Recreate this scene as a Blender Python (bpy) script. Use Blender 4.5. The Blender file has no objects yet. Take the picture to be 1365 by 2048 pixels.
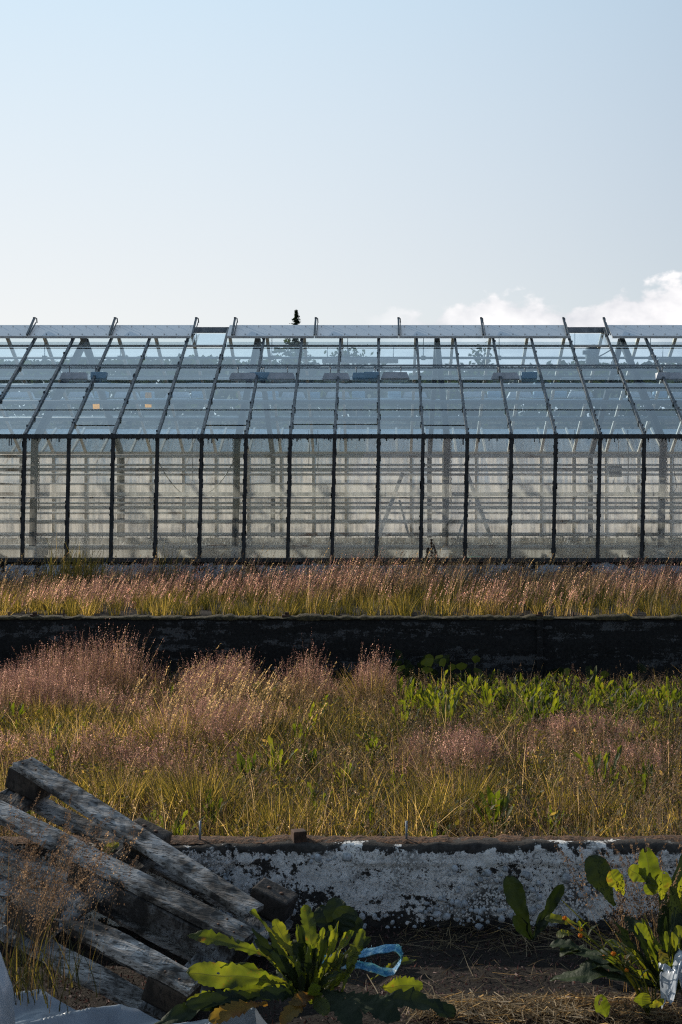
import bpy, bmesh, math, random
import numpy as np
from mathutils import Vector, Matrix, noise
R = math.radians
sc = bpy.context.scene
col = sc.collection
random.seed(7)
rng = np.random.default_rng(11)

# ------------------------------------------------------------ camera, sky, sun, exposure
F, PX, PY, EYE = 2844.4, 755.0, 998.0, 1.6
cam = bpy.data.cameras.new('camera')
cam_o = bpy.data.objects.new('camera', cam)
col.objects.link(cam_o)
cam_o.location = (0, 0, EYE)
cam_o.rotation_euler = (R(90), 0, 0)
cam.lens = 50; cam.sensor_width = 36
cam.shift_x = -(PX - 682.5) / 2048
cam.shift_y = (PY - 1024) / 2048
cam.clip_start = 0.05; cam.clip_end = 3000
cam.dof.use_dof = True; cam.dof.focus_distance = 9.0; cam.dof.aperture_fstop = 16.0
sc.camera = cam_o
SUN_EL, SUN_AZ = 24.0, 48.0          # azimuth to the left of the view direction
sc.view_settings.view_transform = 'Standard'
sc.view_settings.look = 'None'
sc.view_settings.exposure = 0.1
sc.view_settings.gamma = 1.0
sc.cycles.transparent_max_bounces = 40
sc.cycles.max_bounces = 10
sc.cycles.use_denoising = False
sc.cycles.use_adaptive_sampling = False
sc.cycles.pixel_filter_type = 'BLACKMAN_HARRIS'
sc.cycles.filter_width = 1.15
sc.cycles.sample_clamp_indirect = 6.0

world = bpy.data.worlds.new('World')
sc.world = world
world.use_nodes = True
def sky():
    nt = world.node_tree; N = nt.nodes; L = nt.links
    bg = N['Background']
    s = N.new('ShaderNodeTexSky'); s.sky_type = 'NISHITA'; s.sun_disc = False
    s.sun_elevation = R(SUN_EL); s.sun_rotation = R(-SUN_AZ)
    s.air_density = 1.0; s.dust_density = 0.4; s.ozone_density = 2.0; s.altitude = 50
    tc = N.new('ShaderNodeTexCoord')
    sep = N.new('ShaderNodeSeparateXYZ'); L.new(tc.outputs['Generated'], sep.inputs[0])
    def m(op, a, b=None, c=None, clamp=False):
        n = N.new('ShaderNodeMath'); n.operation = op; n.use_clamp = clamp
        for i, v in enumerate((a, b, c)):
            if v is None: continue
            if isinstance(v, (int, float)): n.inputs[i].default_value = v
            else: L.new(v, n.inputs[i])
        return n.outputs[0]
    az = m('ARCTAN2', sep.outputs[0], sep.outputs[1])
    el = sep.outputs[2]
    sc_ = N.new('ShaderNodeCombineXYZ')
    L.new(m('MULTIPLY', az, 1.0), sc_.inputs[0]); L.new(m('MULTIPLY', el, 1.5), sc_.inputs[1])
    nz = N.new('ShaderNodeTexNoise'); nz.inputs['Scale'].default_value = 17
    nz.inputs['Detail'].default_value = 9; nz.inputs['Roughness'].default_value = 0.56
    L.new(sc_.outputs[0], nz.inputs['Vector'])
    nz2 = N.new('ShaderNodeTexNoise'); nz2.inputs['Scale'].default_value = 42
    nz2.inputs['Detail'].default_value = 6
    L.new(sc_.outputs[0], nz2.inputs['Vector'])
    # height of the cloud bank grows towards the right
    top = N.new('ShaderNodeMapRange'); top.interpolation_type = 'SMOOTHSTEP'
    L.new(az, top.inputs[0])
    top.inputs[1].default_value = 0.0; top.inputs[2].default_value = 0.21
    top.inputs[3].default_value = 0.134; top.inputs[4].default_value = 0.148
    d = m('SUBTRACT', top.outputs[0], el)
    f = m('ADD', d, m('MULTIPLY', m('SUBTRACT', nz.outputs['Fac'], 0.5), 0.075))
    soft = m('MULTIPLY_ADD', m('SUBTRACT', nz2.outputs['Fac'], 0.5), 0.03, f)
    msk = N.new('ShaderNodeMapRange'); msk.interpolation_type = 'SMOOTHSTEP'
    L.new(soft, msk.inputs[0]); msk.inputs[1].default_value = 0.0; msk.inputs[2].default_value = 0.008
    lft = N.new('ShaderNodeMapRange'); lft.interpolation_type = 'SMOOTHSTEP'
    L.new(az, lft.inputs[0]); lft.inputs[1].default_value = -0.03; lft.inputs[2].default_value = 0.05
    gate = m('MULTIPLY', msk.outputs[0], lft.outputs[0])
    rt = N.new('ShaderNodeMapRange'); L.new(az, rt.inputs[0])
    rt.inputs[1].default_value = 0.02; rt.inputs[2].default_value = 0.16
    rt.inputs[3].default_value = 0.75; rt.inputs[4].default_value = 1.0
    gate = m('MULTIPLY', gate, rt.outputs[0], clamp=True)
    ccol = N.new('ShaderNodeValToRGB')
    ccol.color_ramp.elements[0].position = 0.35; ccol.color_ramp.elements[0].color = (8.2, 8.4, 9.0, 1)
    ccol.color_ramp.elements[1].position = 0.62; ccol.color_ramp.elements[1].color = (12.9, 12.6, 12.6, 1)
    L.new(m('MULTIPLY_ADD', nz2.outputs['Fac'], 0.5, m('MULTIPLY', nz.outputs['Fac'], 0.5)), ccol.inputs[0])
    mix = N.new('ShaderNodeMixRGB'); L.new(gate, mix.inputs[0])
    # bright haze around the low sun and along the horizon
    dt = N.new('ShaderNodeVectorMath'); dt.operation = 'DOT_PRODUCT'
    L.new(tc.outputs['Generated'], dt.inputs[0])
    dt.inputs[1].default_value = (-math.sin(R(SUN_AZ)) * math.cos(R(SUN_EL)), math.cos(R(SUN_AZ)) * math.cos(R(SUN_EL)), math.sin(R(SUN_EL)))
    vf = N.new('ShaderNodeMapRange'); vf.interpolation_type = 'SMOOTHSTEP'
    L.new(dt.outputs['Value'], vf.inputs[0])
    vf.inputs[1].default_value = 0.0; vf.inputs[2].default_value = 0.93; vf.inputs[3].default_value = 0.0; vf.inputs[4].default_value = 0.95
    vc = N.new('ShaderNodeMapRange'); L.new(el, vc.inputs[0])
    vc.inputs[1].default_value = 0.06; vc.inputs[2].default_value = 0.38
    vcc = N.new('ShaderNodeMixRGB'); L.new(vc.outputs[0], vcc.inputs[0])
    vcc.inputs[1].default_value = (11.6, 11.2, 10.7, 1); vcc.inputs[2].default_value = (7.5, 9.7, 11.5, 1)
    veil = N.new('ShaderNodeMixRGB'); L.new(vf.outputs[0], veil.inputs[0])
    L.new(vcc.outputs[0], veil.inputs[2])
    L.new(s.outputs[0], veil.inputs[1])
    L.new(veil.outputs[0], mix.inputs[1]); L.new(ccol.outputs[0], mix.inputs[2])
    L.new(mix.outputs[0], bg.inputs[0]); bg.inputs[1].default_value = 0.08
sky()
sun = bpy.data.lights.new('sun', 'SUN'); sun.energy = 5.0; sun.angle = R(0.5); sun.color = (1.0, 0.90, 0.76)
sun_o = bpy.data.objects.new('sun', sun); col.objects.link(sun_o)
sd = Vector((-math.sin(R(SUN_AZ)) * math.cos(R(SUN_EL)), math.cos(R(SUN_AZ)) * math.cos(R(SUN_EL)), math.sin(R(SUN_EL))))
sun_o.rotation_euler = sd.to_track_quat('Z', 'Y').to_euler()

# ------------------------------------------------------------ helpers
def V(px, py, D):
    return Vector(((px - PX) * D / F, D, EYE - (py - PY) * D / F))
def X(px, D): return (px - PX) * D / F
def Z(py, D): return EYE - (py - PY) * D / F
def gz(y):
    """ground height by distance"""
    pts = [(-50, 0.0), (5.15, 0.0), (5.31, 0.0), (5.40, 0.10), (14.0, -0.30), (14.02, -0.30), (14.22, 0.40), (60, 0.4), (3000, 0.4)]
    for (a, za), (b, zb) in zip(pts, pts[1:]):
        if y <= b: return za + (zb - za) * (y - a) / (b - a)
    return 0.4

def tag(o, label=None, cat=None, group=None, kind=None):
    if label: o['label'] = label
    if cat: o['category'] = cat
    if group: o['group'] = group
    if kind: o['kind'] = kind
    return o
def empty(name, loc, label, cat, group=None):
    o = bpy.data.objects.new(name, None); col.objects.link(o); o.location = loc
    o.empty_display_size = 0.1
    return tag(o, label, cat, group)
def copy_tree(o, parent=None):
    c = o.copy(); col.objects.link(c)
    if parent is not None: c.parent = parent
    for ch in list(o.children): copy_tree(ch, c)
    return c

class MB:
    def __init__(s): s.v = []; s.f = []; s.m = []; s.sm = []
    def add(s, vs, fs, mi=0, smooth=False):
        b = len(s.v); s.v += [tuple(v) for v in vs]
        for f in fs: s.f.append([b + i for i in f]); s.m.append(mi); s.sm.append(smooth)
    def quad(s, a, b, c, d, mi=0): s.add([a, b, c, d], [(0, 1, 2, 3)], mi)
    def box(s, c, size, mat=None, mi=0, bev=0.0, jit=0.0):
        hx, hy, hz = size[0] / 2, size[1] / 2, size[2] / 2
        M = mat if mat is not None else Matrix.Identity(3)
        c = Vector(c)
        if bev <= 0:
            vs = [Vector((x, y, z)) for x in (-hx, hx) for y in (-hy, hy) for z in (-hz, hz)]
            fs = [(0, 1, 3, 2), (4, 6, 7, 5), (0, 4, 5, 1), (2, 3, 7, 6), (0, 2, 6, 4), (1, 5, 7, 3)]
            s.add([c + M @ v for v in vs], fs, mi); return
        bm = bmesh.new(); bmesh.ops.create_cube(bm, size=1)
        for v in bm.verts: v.co = Vector((v.co.x * size[0], v.co.y * size[1], v.co.z * size[2]))
        bmesh.ops.bevel(bm, geom=list(bm.edges), offset=bev, segments=2, affect='EDGES', profile=0.6)
        vs = []
        for v in bm.verts:
            p = v.co
            if jit: p = p + noise.noise_vector(p * 9 + c * 3) * jit
            vs.append(c + M @ p)
        bm.verts.index_update()
        s.add(vs, [[v.index for v in f.verts] for f in bm.faces], mi)
        bm.free()
    def bar(s, p, q, w, h, up=(0, 0, 1), mi=0, bev=0.0):
        p = Vector(p); q = Vector(q); d = (q - p); L = d.length; d.normalize()
        u = Vector(up)
        if abs(d.dot(u)) > .98: u = Vector((0, 1, 0))
        x = d.cross(u).normalized(); z = x.cross(d).normalized()
        M = Matrix((x, d, z)).transposed()
        s.box((p + q) / 2, (w, L, h), M, mi, bev)
    def tube(s, pts, r, n=8, mi=0, cap=True):
        pts = [Vector(p) for p in pts]; rings = []
        rr = r if isinstance(r, (list, tuple)) else [r] * len(pts)
        prev = None; vs = []
        for i, p in enumerate(pts):
            d = (pts[min(i + 1, len(pts) - 1)] - pts[max(i - 1, 0)]).normalized()
            if prev is None:
                a = Vector((0, 0, 1)) if abs(d.z) < .9 else Vector((1, 0, 0))
                x = d.cross(a).normalized()
            else:
                x = (prev - d * prev.dot(d)).normalized()
            prev = x; y = d.cross(x)
            for k in range(n):
                t = 2 * math.pi * k / n
                vs.append(p + (x * math.cos(t) + y * math.sin(t)) * rr[i])
        fs = []
        for i in range(len(pts) - 1):
            for k in range(n):
                fs.append((i * n + k, i * n + (k + 1) % n, (i + 1) * n + (k + 1) % n, (i + 1) * n + k))
        if cap: fs.append(tuple(range(n))[::-1]); fs.append(tuple((len(pts) - 1) * n + k for k in range(n)))
        s.add(vs, fs, mi, True)
    def grid(s, P, nu, nv, mi=0, smooth=True):
        s.add(P, [(i * nv + j, (i + 1) * nv + j, (i + 1) * nv + j + 1, i * nv + j + 1) for i in range(nu - 1) for j in range(nv - 1)], mi, smooth)
    def build(s, name, mats, parent=None, sub=None):
        """vertices are world coordinates; children are stored relative to the root empty"""
        off = Vector((0, 0, 0)); p = parent
        while p is not None: off += p.location; p = p.parent
        me = bpy.data.meshes.new(name)
        me.from_pydata([(v[0] - off.x, v[1] - off.y, v[2] - off.z) for v in s.v], [], s.f)
        if not isinstance(mats, (list, tuple)): mats = [mats]
        for m in mats: me.materials.append(m)
        me.polygons.foreach_set('material_index', s.m)
        me.polygons.foreach_set('use_smooth', s.sm)
        me.update()
        o = bpy.data.objects.new(name, me); col.objects.link(o)
        if parent is not None: o.parent = parent
        return o

def np_mesh(name, verts, quads, mats, tint=None, smooth=False, mi=None):
    me = bpy.data.meshes.new(name)
    nv, nf = len(verts), len(quads)
    me.vertices.add(nv); me.vertices.foreach_set('co', np.ascontiguousarray(verts, dtype=np.float32).ravel())
    me.loops.add(nf * 4); me.loops.foreach_set('vertex_index', np.ascontiguousarray(quads, dtype=np.int32).ravel())
    me.polygons.add(nf)
    me.polygons.foreach_set('loop_start', np.arange(0, nf * 4, 4, dtype=np.int32))
    me.polygons.foreach_set('loop_total', np.full(nf, 4, dtype=np.int32))
    if mi is not None: me.polygons.foreach_set('material_index', mi.astype(np.int32))
    if not isinstance(mats, (list, tuple)): mats = [mats]
    for m in mats: me.materials.append(m)
    if tint is not None:
        a = me.attributes.new('tint', 'FLOAT', 'POINT'); a.data.foreach_set('value', tint.astype(np.float32))
    me.update(calc_edges=True)
    if smooth: me.polygons.foreach_set('use_smooth', np.ones(nf, dtype=bool))
    o = bpy.data.objects.new(name, me); col.objects.link(o)
    return o

# ------------------------------------------------------------ materials
class NT:
    def __init__(s, name):
        s.mat = bpy.data.materials.new(name); s.mat.use_nodes = True
        s.nt = s.mat.node_tree; s.N = s.nt.nodes; s.L = s.nt.links
        s.N.clear(); s.out = s.N.new('ShaderNodeOutputMaterial')
        s.tc = s.N.new('ShaderNodeTexCoord')
    def n(s, t, **kw):
        n = s.N.new(t)
        for k, v in kw.items(): s.set(n, k, v)
        return n
    def set(s, n, k, v):
        if k in n.inputs:
            if hasattr(v, 'is_output') or isinstance(v, bpy.types.NodeSocket): s.L.new(v, n.inputs[k])
            else: n.inputs[k].default_value = v
        else: setattr(n, k, v)
    def vec(s, scale=(1, 1, 1), src='Object'):
        m = s.n('ShaderNodeMapping'); s.L.new(s.tc.outputs[src], m.inputs[0]); m.inputs['Scale'].default_value = scale
        return m.outputs[0]
    def noise(s, scale, detail=4, rough=.55, stretch=(1, 1, 1), dist=0.0):
        n = s.n('ShaderNodeTexNoise', Scale=scale, Detail=detail, Roughness=rough, Distortion=dist)
        s.L.new(s.vec(stretch), n.inputs['Vector']); return n.outputs['Fac']
    def ramp(s, fac, stops):
        r = s.n('ShaderNodeValToRGB'); cr = r.color_ramp
        while len(cr.elements) < len(stops): cr.elements.new(.5)
        for e, (p, c) in zip(cr.elements, stops):
            e.position = p; e.color = (c, c, c, 1) if isinstance(c, (int, float)) else (*c, 1)
        s.L.new(fac, r.inputs[0]); return r.outputs[0]
    def mix(s, f, a, b, mode='MIX'):
        m = s.n('ShaderNodeMixRGB', blend_type=mode)
        for i, v in ((0, f), (1, a), (2, b)):
            if isinstance(v, bpy.types.NodeSocket): s.L.new(v, m.inputs[i])
            elif isinstance(v, (int, float)): m.inputs[i].default_value = v if i == 0 else (v, v, v, 1)
            else: m.inputs[i].default_value = (*v, 1)
        return m.outputs[0]
    def math(s, op, a, b=0.0, clamp=False):
        m = s.n('ShaderNodeMath', operation=op, use_clamp=clamp)
        for i, v in enumerate((a, b)):
            if isinstance(v, bpy.types.NodeSocket): s.L.new(v, m.inputs[i])
            else: m.inputs[i].default_value = v
        return m.outputs[0]
    def bump(s, h, strength=.4, dist=.01):
        b = s.n('ShaderNodeBump', Strength=strength, Distance=dist); s.L.new(h, b.inputs['Height']); return b.outputs[0]
    def pbr(s, colr, rough=.7, metal=0.0, normal=None, spec=.4):
        p = s.n('ShaderNodeBsdfPrincipled')
        for k, v in (('Base Color', colr), ('Roughness', rough), ('Metallic', metal), ('Normal', normal), ('Specular IOR Level', spec)):
            if v is None: continue
            if isinstance(v, bpy.types.NodeSocket): s.L.new(v, p.inputs[k])
            elif isinstance(v, tuple): p.inputs[k].default_value = (*v, 1)
            else: p.inputs[k].default_value = v
        s.L.new(p.outputs[0], s.out.inputs[0]); return s.mat
    def shmix(s, f, a, b):
        m = s.n('ShaderNodeMixShader')
        if isinstance(f, bpy.types.NodeSocket): s.L.new(f, m.inputs[0])
        else: m.inputs[0].default_value = f
        s.L.new(a, m.inputs[1]); s.L.new(b, m.inputs[2]); return m.outputs[0]

def m_simple(name, c1, c2, scale=8, rough=.7, metal=0.0, stretch=(1, 1, 1), bump=.2, lo=.35, hi=.65, dist=.005, detail=6):
    t = NT(name); f = t.noise(scale, detail, .6, stretch)
    return t.pbr(t.ramp(f, [(lo, c1), (hi, c2)]), rough, metal, t.bump(f, bump, dist))

def m_glass(name, tint, dirt_lo, dirt_hi, dirt_amt, dirt_col, scale=(1.5, 1, .5), streak=.5, refl=1.0, extra=None):
    t = NT(name)
    n1 = t.noise(1.6, 5, .6, scale)
    n2 = t.noise(9, 4, .6, (2.2, 1, .12))
    n3 = t.noise(60, 3, .6, (1, 1, .35))
    f = t.math('ADD', t.math('MULTIPLY', n1, 1 - streak), t.math('MULTIPLY', n2, streak))
    f = t.math('ADD', t.math('MULTIPLY', f, .86), t.math('MULTIPLY', n3, .14))
    dirt = t.n('ShaderNodeMapRange'); t.L.new(f, dirt.inputs[0])
    dirt.inputs[1].default_value = dirt_lo; dirt.inputs[2].default_value = dirt_hi
    dirt.inputs[3].default_value = dirt_amt[0]; dirt.inputs[4].default_value = dirt_amt[1]
    dfac = dirt.outputs[0]
    oi = t.n('ShaderNodeObjectInfo')
    dfac = t.math('ADD', dfac, t.math('MULTIPLY', t.math('SUBTRACT', oi.outputs['Random'], .5), .16), True)
    if extra: dfac = extra(t, dfac)
    bmp = t.bump(t.noise(1.3, 2), .25, .02)
    tr = t.n('ShaderNodeBsdfTransparent', Color=(*tint, 1))
    gl = t.n('ShaderNodeBsdfGlossy', Roughness=.03, Color=(.86, .94, 1, 1)); t.L.new(bmp, gl.inputs['Normal'])
    fr = t.n('ShaderNodeFresnel', IOR=1.5)
    ff = t.math('MULTIPLY', fr.outputs[0], 1.7 * refl, True)
    clean = t.shmix(ff, tr.outputs[0], gl.outputs[0])
    df = t.n('ShaderNodeBsdfDiffuse', Color=(*dirt_col, 1)); tl = t.n('ShaderNodeBsdfTranslucent', Color=(*dirt_col, 1))
    d = t.shmix(.55, df.outputs[0], tl.outputs[0])
    t.L.new(t.shmix(dfac, clean, d), t.out.inputs[0])
    return t.mat

def m_leaf(name, stops, trans=.5, rough=.6, gloss=.025, attr=True, scale=14, tscale=1.5, tt=(1.1, 1.0, .45), holes=False):
    t = NT(name)
    if attr:
        a = t.n('ShaderNodeAttribute'); a.attribute_name = 'tint'; f = a.outputs['Fac']
    else:
        oi = t.n('ShaderNodeObjectInfo')
        f = t.math('ADD', t.math('MULTIPLY', t.noise(scale, 3, .6), .55), t.math('MULTIPLY', t.noise(scale * .45, 2), .45))
        f = t.math('ADD', f, t.math('MULTIPLY', t.math('SUBTRACT', oi.outputs['Random'], .5), .22))
    c = t.ramp(f, stops)
    if holes:
        c = t.mix(t.ramp(t.noise(24, 5, .65), [(.60, 0.0), (.66, .85)]), c, (.09, .05, .018))
    d = t.n('ShaderNodeBsdfDiffuse'); l = t.n('ShaderNodeBsdfTranslucent'); t.L.new(c, d.inputs[0])
    b = t.n('ShaderNodeMixRGB', blend_type='MULTIPLY'); b.inputs[0].default_value = 1.0
    t.L.new(c, b.inputs[1]); b.inputs[2].default_value = (tscale * tt[0], tscale * tt[1], tscale * tt[2], 1)
    t.L.new(b.outputs[0], l.inputs[0])
    g = t.n('ShaderNodeBsdfGlossy', Roughness=rough)
    if not attr:
        nb = t.bump(t.noise(70, 3), .8, .004); t.L.new(nb, d.inputs['Normal']); t.L.new(nb, g.inputs['Normal'])
    tf = trans
    if attr:
        mr = t.n('ShaderNodeMapRange'); t.L.new(f, mr.inputs[0]); mr.inputs[3].default_value = trans * .25; mr.inputs[4].default_value = min(1, trans * 1.5); tf = mr.outputs[0]
    fin = t.shmix(gloss, t.shmix(tf, d.outputs[0], l.outputs[0]), g.outputs[0])
    if holes:
        tp = t.n('ShaderNodeBsdfTransparent'); fin = t.shmix(t.ramp(t.noise(31, 2, .5), [(.715, 0.0), (.72, 1.0)]), fin, tp.outputs[0])
    t.L.new(fin, t.out.inputs[0])
    return t.mat

M = {}
# weathered dark iron / bars with algae
M['bar'] = m_simple('dark_weathered_bar', (.012, .012, .012), (.05, .052, .055), 30, .65, .0, (1, 1, .3), .5)
M['rafter'] = m_simple('grey_alloy_bar', (.035, .045, .055), (.12, .14, .16), 22, .45, .5, (1, 1, .3), .3)
M['steel'] = m_simple('galvanised_steel', (.13, .16, .19), (.24, .27, .30), 12, .5, .4, (1, 1, .4), .2)
M['frame'] = m_simple('dark_steel', (.012, .016, .022), (.03, .04, .05), 12, .6, .0, (1, 1, .4), .2)
M['pale_post'] = m_simple('limed_alloy', (.42, .38, .32), (.62, .58, .52), 14, .6, 0, (1, 1, .3), .2)
t = NT('pipe_paint'); f = t.noise(2.2, 7, .7, (1, 3, 3)); f2 = t.noise(14, 4, .6, (.3, 1, 1))
rust = t.ramp(f, [(.55, 0.0), (.64, 1.0)])
cc = t.mix(rust, t.ramp(f2, [(.3, (.42, .41, .40)), (.7, (.62, .61, .60))]), t.ramp(f2, [(.3, (.06, .03, .018)), (.7, (.20, .11, .07))]))
M['pipe'] = t.pbr(cc, .6, 0, t.bump(f2, .3, .004))
t = NT('transom_paint'); f = t.noise(9, 6, .7, (1, 3, 3))
M['transom'] = t.pbr(t.ramp(f, [(.36, (.05, .04, .03)), (.44, (.7, .62, .5))]), .7, 0, t.bump(f, .6, .006))
M['flap'] = m_simple('translucent_flap', (.50, .56, .62), (.56, .62, .68), 3, .35, .0, (.3, 1, 1), .02)
M['white_board'] = m_simple('greying_white_board', (.42, .42, .41), (.58, .58, .56), 8, .7, 0, (1, 1, 1), .1)
M['rivet'] = m_simple('dark_rivet', (.02, .02, .02), (.04, .04, .04), 8, .5)
def band(t, d):
    # chalky film thickest just over the middle glazing bar
    s = t.n('ShaderNodeSeparateXYZ'); t.L.new(t.tc.outputs['Object'], s.inputs[0])
    z = s.outputs[2]
    a = t.n('ShaderNodeMapRange'); t.L.new(z, a.inputs[0])
    a.inputs[1].default_value = 1.62 + .32 - .4; a.inputs[2].default_value = 1.62 - .4; a.inputs[3].default_value = 0; a.inputs[4].default_value = .34
    lo = t.n('ShaderNodeMapRange'); t.L.new(z, lo.inputs[0])
    lo.inputs[1].default_value = 1.60 - .4; lo.inputs[2].default_value = 1.59 - .4; lo.inputs[3].default_value = 1; lo.inputs[4].default_value = 0
    nn = t.ramp(t.noise(2.2, 4, .6, (1, 1, .6)), [(.35, .25), (.7, 1.0)])
    up = t.math('MULTIPLY', t.math('MULTIPLY', a.outputs[0], lo.outputs[0]), nn)
    ft = t.n('ShaderNodeMapRange'); t.L.new(z, ft.inputs[0])  # foot of the panes made paler to brighten the shaded troughs behind
    ft.inputs[1].default_value = .62; ft.inputs[2].default_value = .33; ft.inputs[3].default_value = 0; ft.inputs[4].default_value = .38
    return t.math('ADD', t.math('ADD', d, up), ft.outputs[0], True)
M['wall_glass'] = m_glass('dirty_wall_glass', (.95, .95, .94), .42, .64, (.12, .46), (.84, .76, .66), streak=.6, extra=band)
M['roof_glass'] = m_glass('roof_glass', (.83, .92, .98), .42, .72, (-.05, .06), (.36, .47, .56), streak=.5, refl=1.2)
M['far_glass'] = m_glass('limed_far_glass', (.90, .94, .96), .42, .58, (.26, .74), (.86, .81, .74), scale=(2.4, 1, .35), streak=.6)
M['far_roof_glass'] = m_glass('limed_roof_glass', (.80, .92, .98), .42, .7, (-.04, .08), (.36, .50, .62), streak=.4, refl=.9)
# old limewashed concrete
def m_wall(name, paint, dark, cover, top_dark, zt, h, st=(1, 1, 1.3), bs=2.6):
    t = NT(name)
    s = t.n('ShaderNodeSeparateXYZ'); t.L.new(t.tc.outputs['Object'], s.inputs[0]); z = s.outputs[2]
    big = t.noise(bs, 8, .68, st); mid = t.noise(14, 6, .7); fine = t.noise(75, 4, .7)
    f = t.math('ADD', t.math('ADD', t.math('MULTIPLY', big, .52), t.math('MULTIPLY', mid, .32)), t.math('MULTIPLY', fine, .16))
    # lichen and damp run down from the cap in tongues, and creep up from the soil
    tp = t.n('ShaderNodeMapRange'); t.L.new(z, tp.inputs[0])
    tp.inputs[1].default_value = zt - .045; tp.inputs[2].default_value = zt - .004; tp.inputs[3].default_value = 0; tp.inputs[4].default_value = top_dark
    drip = t.ramp(t.noise(9, 5, .65, (1, 1, .15)), [(.38, .15), (.62, 1.5)])
    lo = t.n('ShaderNodeMapRange'); t.L.new(z, lo.inputs[0])
    lo.inputs[1].default_value = zt - h; lo.inputs[2].default_value = zt - h + .09; lo.inputs[3].default_value = .14; lo.inputs[4].default_value = 0
    f = t.math('SUBTRACT', t.math('SUBTRACT', f, t.math('MULTIPLY', tp.outputs[0], drip)), lo.outputs[0])
    msk = t.ramp(f, [(cover, 0.0), (cover + .012, 1.0)])
    # small pits where the render is open
    vor = t.n('ShaderNodeTexVoronoi', Scale=95); t.L.new(t.vec(), vor.inputs['Vector'])
    pit = t.ramp(vor.outputs['Distance'], [(.44, 0.0), (.56, 1.0)])
    zone = t.ramp(t.noise(4.3, 4, .6), [(.50, 0.0), (.62, .9)])
    sp = t.ramp(t.noise(85, 4, .75), [(.41, 1.0), (.45, 0.0)])
    sz = t.ramp(t.noise(3.1, 4, .6), [(.42, 0.15), (.58, 1.0)])
    holes = t.math('MAXIMUM', t.math('MULTIPLY', pit, zone), t.math('MULTIPLY', sp, sz))
    msk = t.math('MULTIPLY', msk, t.math('SUBTRACT', 1.0, holes))
    pc = t.ramp(t.noise(30, 4), [(.3, tuple(c * .72 for c in paint)), (.7, paint)])
    dc = t.ramp(t.noise(40, 5, .7), [(.35, tuple(c * .4 for c in dark)), (.7, dark)])
    hgt = t.math('ADD', t.math('MULTIPLY', msk, .5), t.math('ADD', mid, t.math('MULTIPLY', fine, .8)))
    return t.pbr(t.mix(msk, dc, pc), .9, 0, t.bump(hgt, .6, .008), .15)
M['near_wall'] = m_wall('peeling_limewash', (.90, .86, .80), (.07, .062, .055), .452, .13, .312, .33)
M['dark_wall'] = m_wall('sooty_concrete', (.10, .10, .10), (.030, .029, .028), .535, .10, .43, .8, (.35, 1, 2.6), 3.0)
M['base_wall'] = m_wall('cracked_limewash', (.68, .74, .82), (.03, .03, .03), .46, .16, .30, .34)
M['moss'] = m_simple('brown_moss', (.018, .010, .006), (.15, .07, .03), 55, .95, 0, (1, 1, 1), 1.0, .35, .65, .02)
M['moss_green'] = m_simple('dark_moss', (.012, .010, .006), (.08, .06, .022), 40, .95, 0, (1, 1, 1), 1.0, .35, .65, .02)
M['iron'] = m_simple('rusty_iron', (.03, .018, .012), (.10, .05, .03), 50, .85, .2)
t = NT('soil'); f = t.noise(2, 6, .7); g = t.noise(60, 4, .7)
M['soil'] = t.pbr(t.mix(t.ramp(f, [(.4, 0.0), (.6, 1.0)]), (.011, .009, .008), (.028, .022, .018)), .95, 0, t.bump(g, .9, .015), .15)
# grey weathered wood, grain along local long axis baked per object space
def m_wood(name, c1, c2, c3, stretch):
    t = NT(name); mp = t.vec(stretch)
    g = t.n('ShaderNodeTexNoise', Scale=7, Detail=8, Roughness=.65, Distortion=.6); t.L.new(mp, g.inputs['Vector'])
    b = t.noise(7, 6, .65); fine = t.n('ShaderNodeTexNoise', Scale=38, Detail=4); t.L.new(mp, fine.inputs['Vector'])
    c = t.ramp(g.outputs['Fac'], [(.3, c1), (.5, c2), (.72, c3)])
    st = t.ramp(b, [(.47, 0.0), (.60, .92)])
    oi = t.n('ShaderNodeObjectInfo')
    c = t.mix(t.ramp(t.noise(3.5, 5, .6), [(.46, 0.0), (.60, .55)]), c, (.16, .115, .075))
    c = t.mix(t.math('MULTIPLY', oi.outputs['Random'], .28), c, (.10, .09, .08))
    c = t.mix(st, c, (.028, .024, .022))
    c = t.mix(t.ramp(fine.outputs['Fac'], [(.38, .85), (.46, 0.0)]), c, (.03, .026, .022))
    h = t.math('ADD', g.outputs['Fac'], t.math('MULTIPLY', fine.outputs['Fac'], .6))
    return t.pbr(c, .85, 0, t.bump(h, .8, .006), .2)
M['wood'] = m_wood('weathered_wood', (.075, .068, .062), (.38, .36, .34), (.74, .72, .69), (.35, 3.5, 3.5))
M['wood_cross'] = m_wood('weathered_cross_board', (.06, .06, .062), (.20, .205, .21), (.42, .43, .44), (3.5, .35, 3.5))
M['wood_dark'] = m_wood('dark_block_wood', (.02, .016, .013), (.05, .04, .034), (.10, .085, .075), (2, 2, 1))

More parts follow.
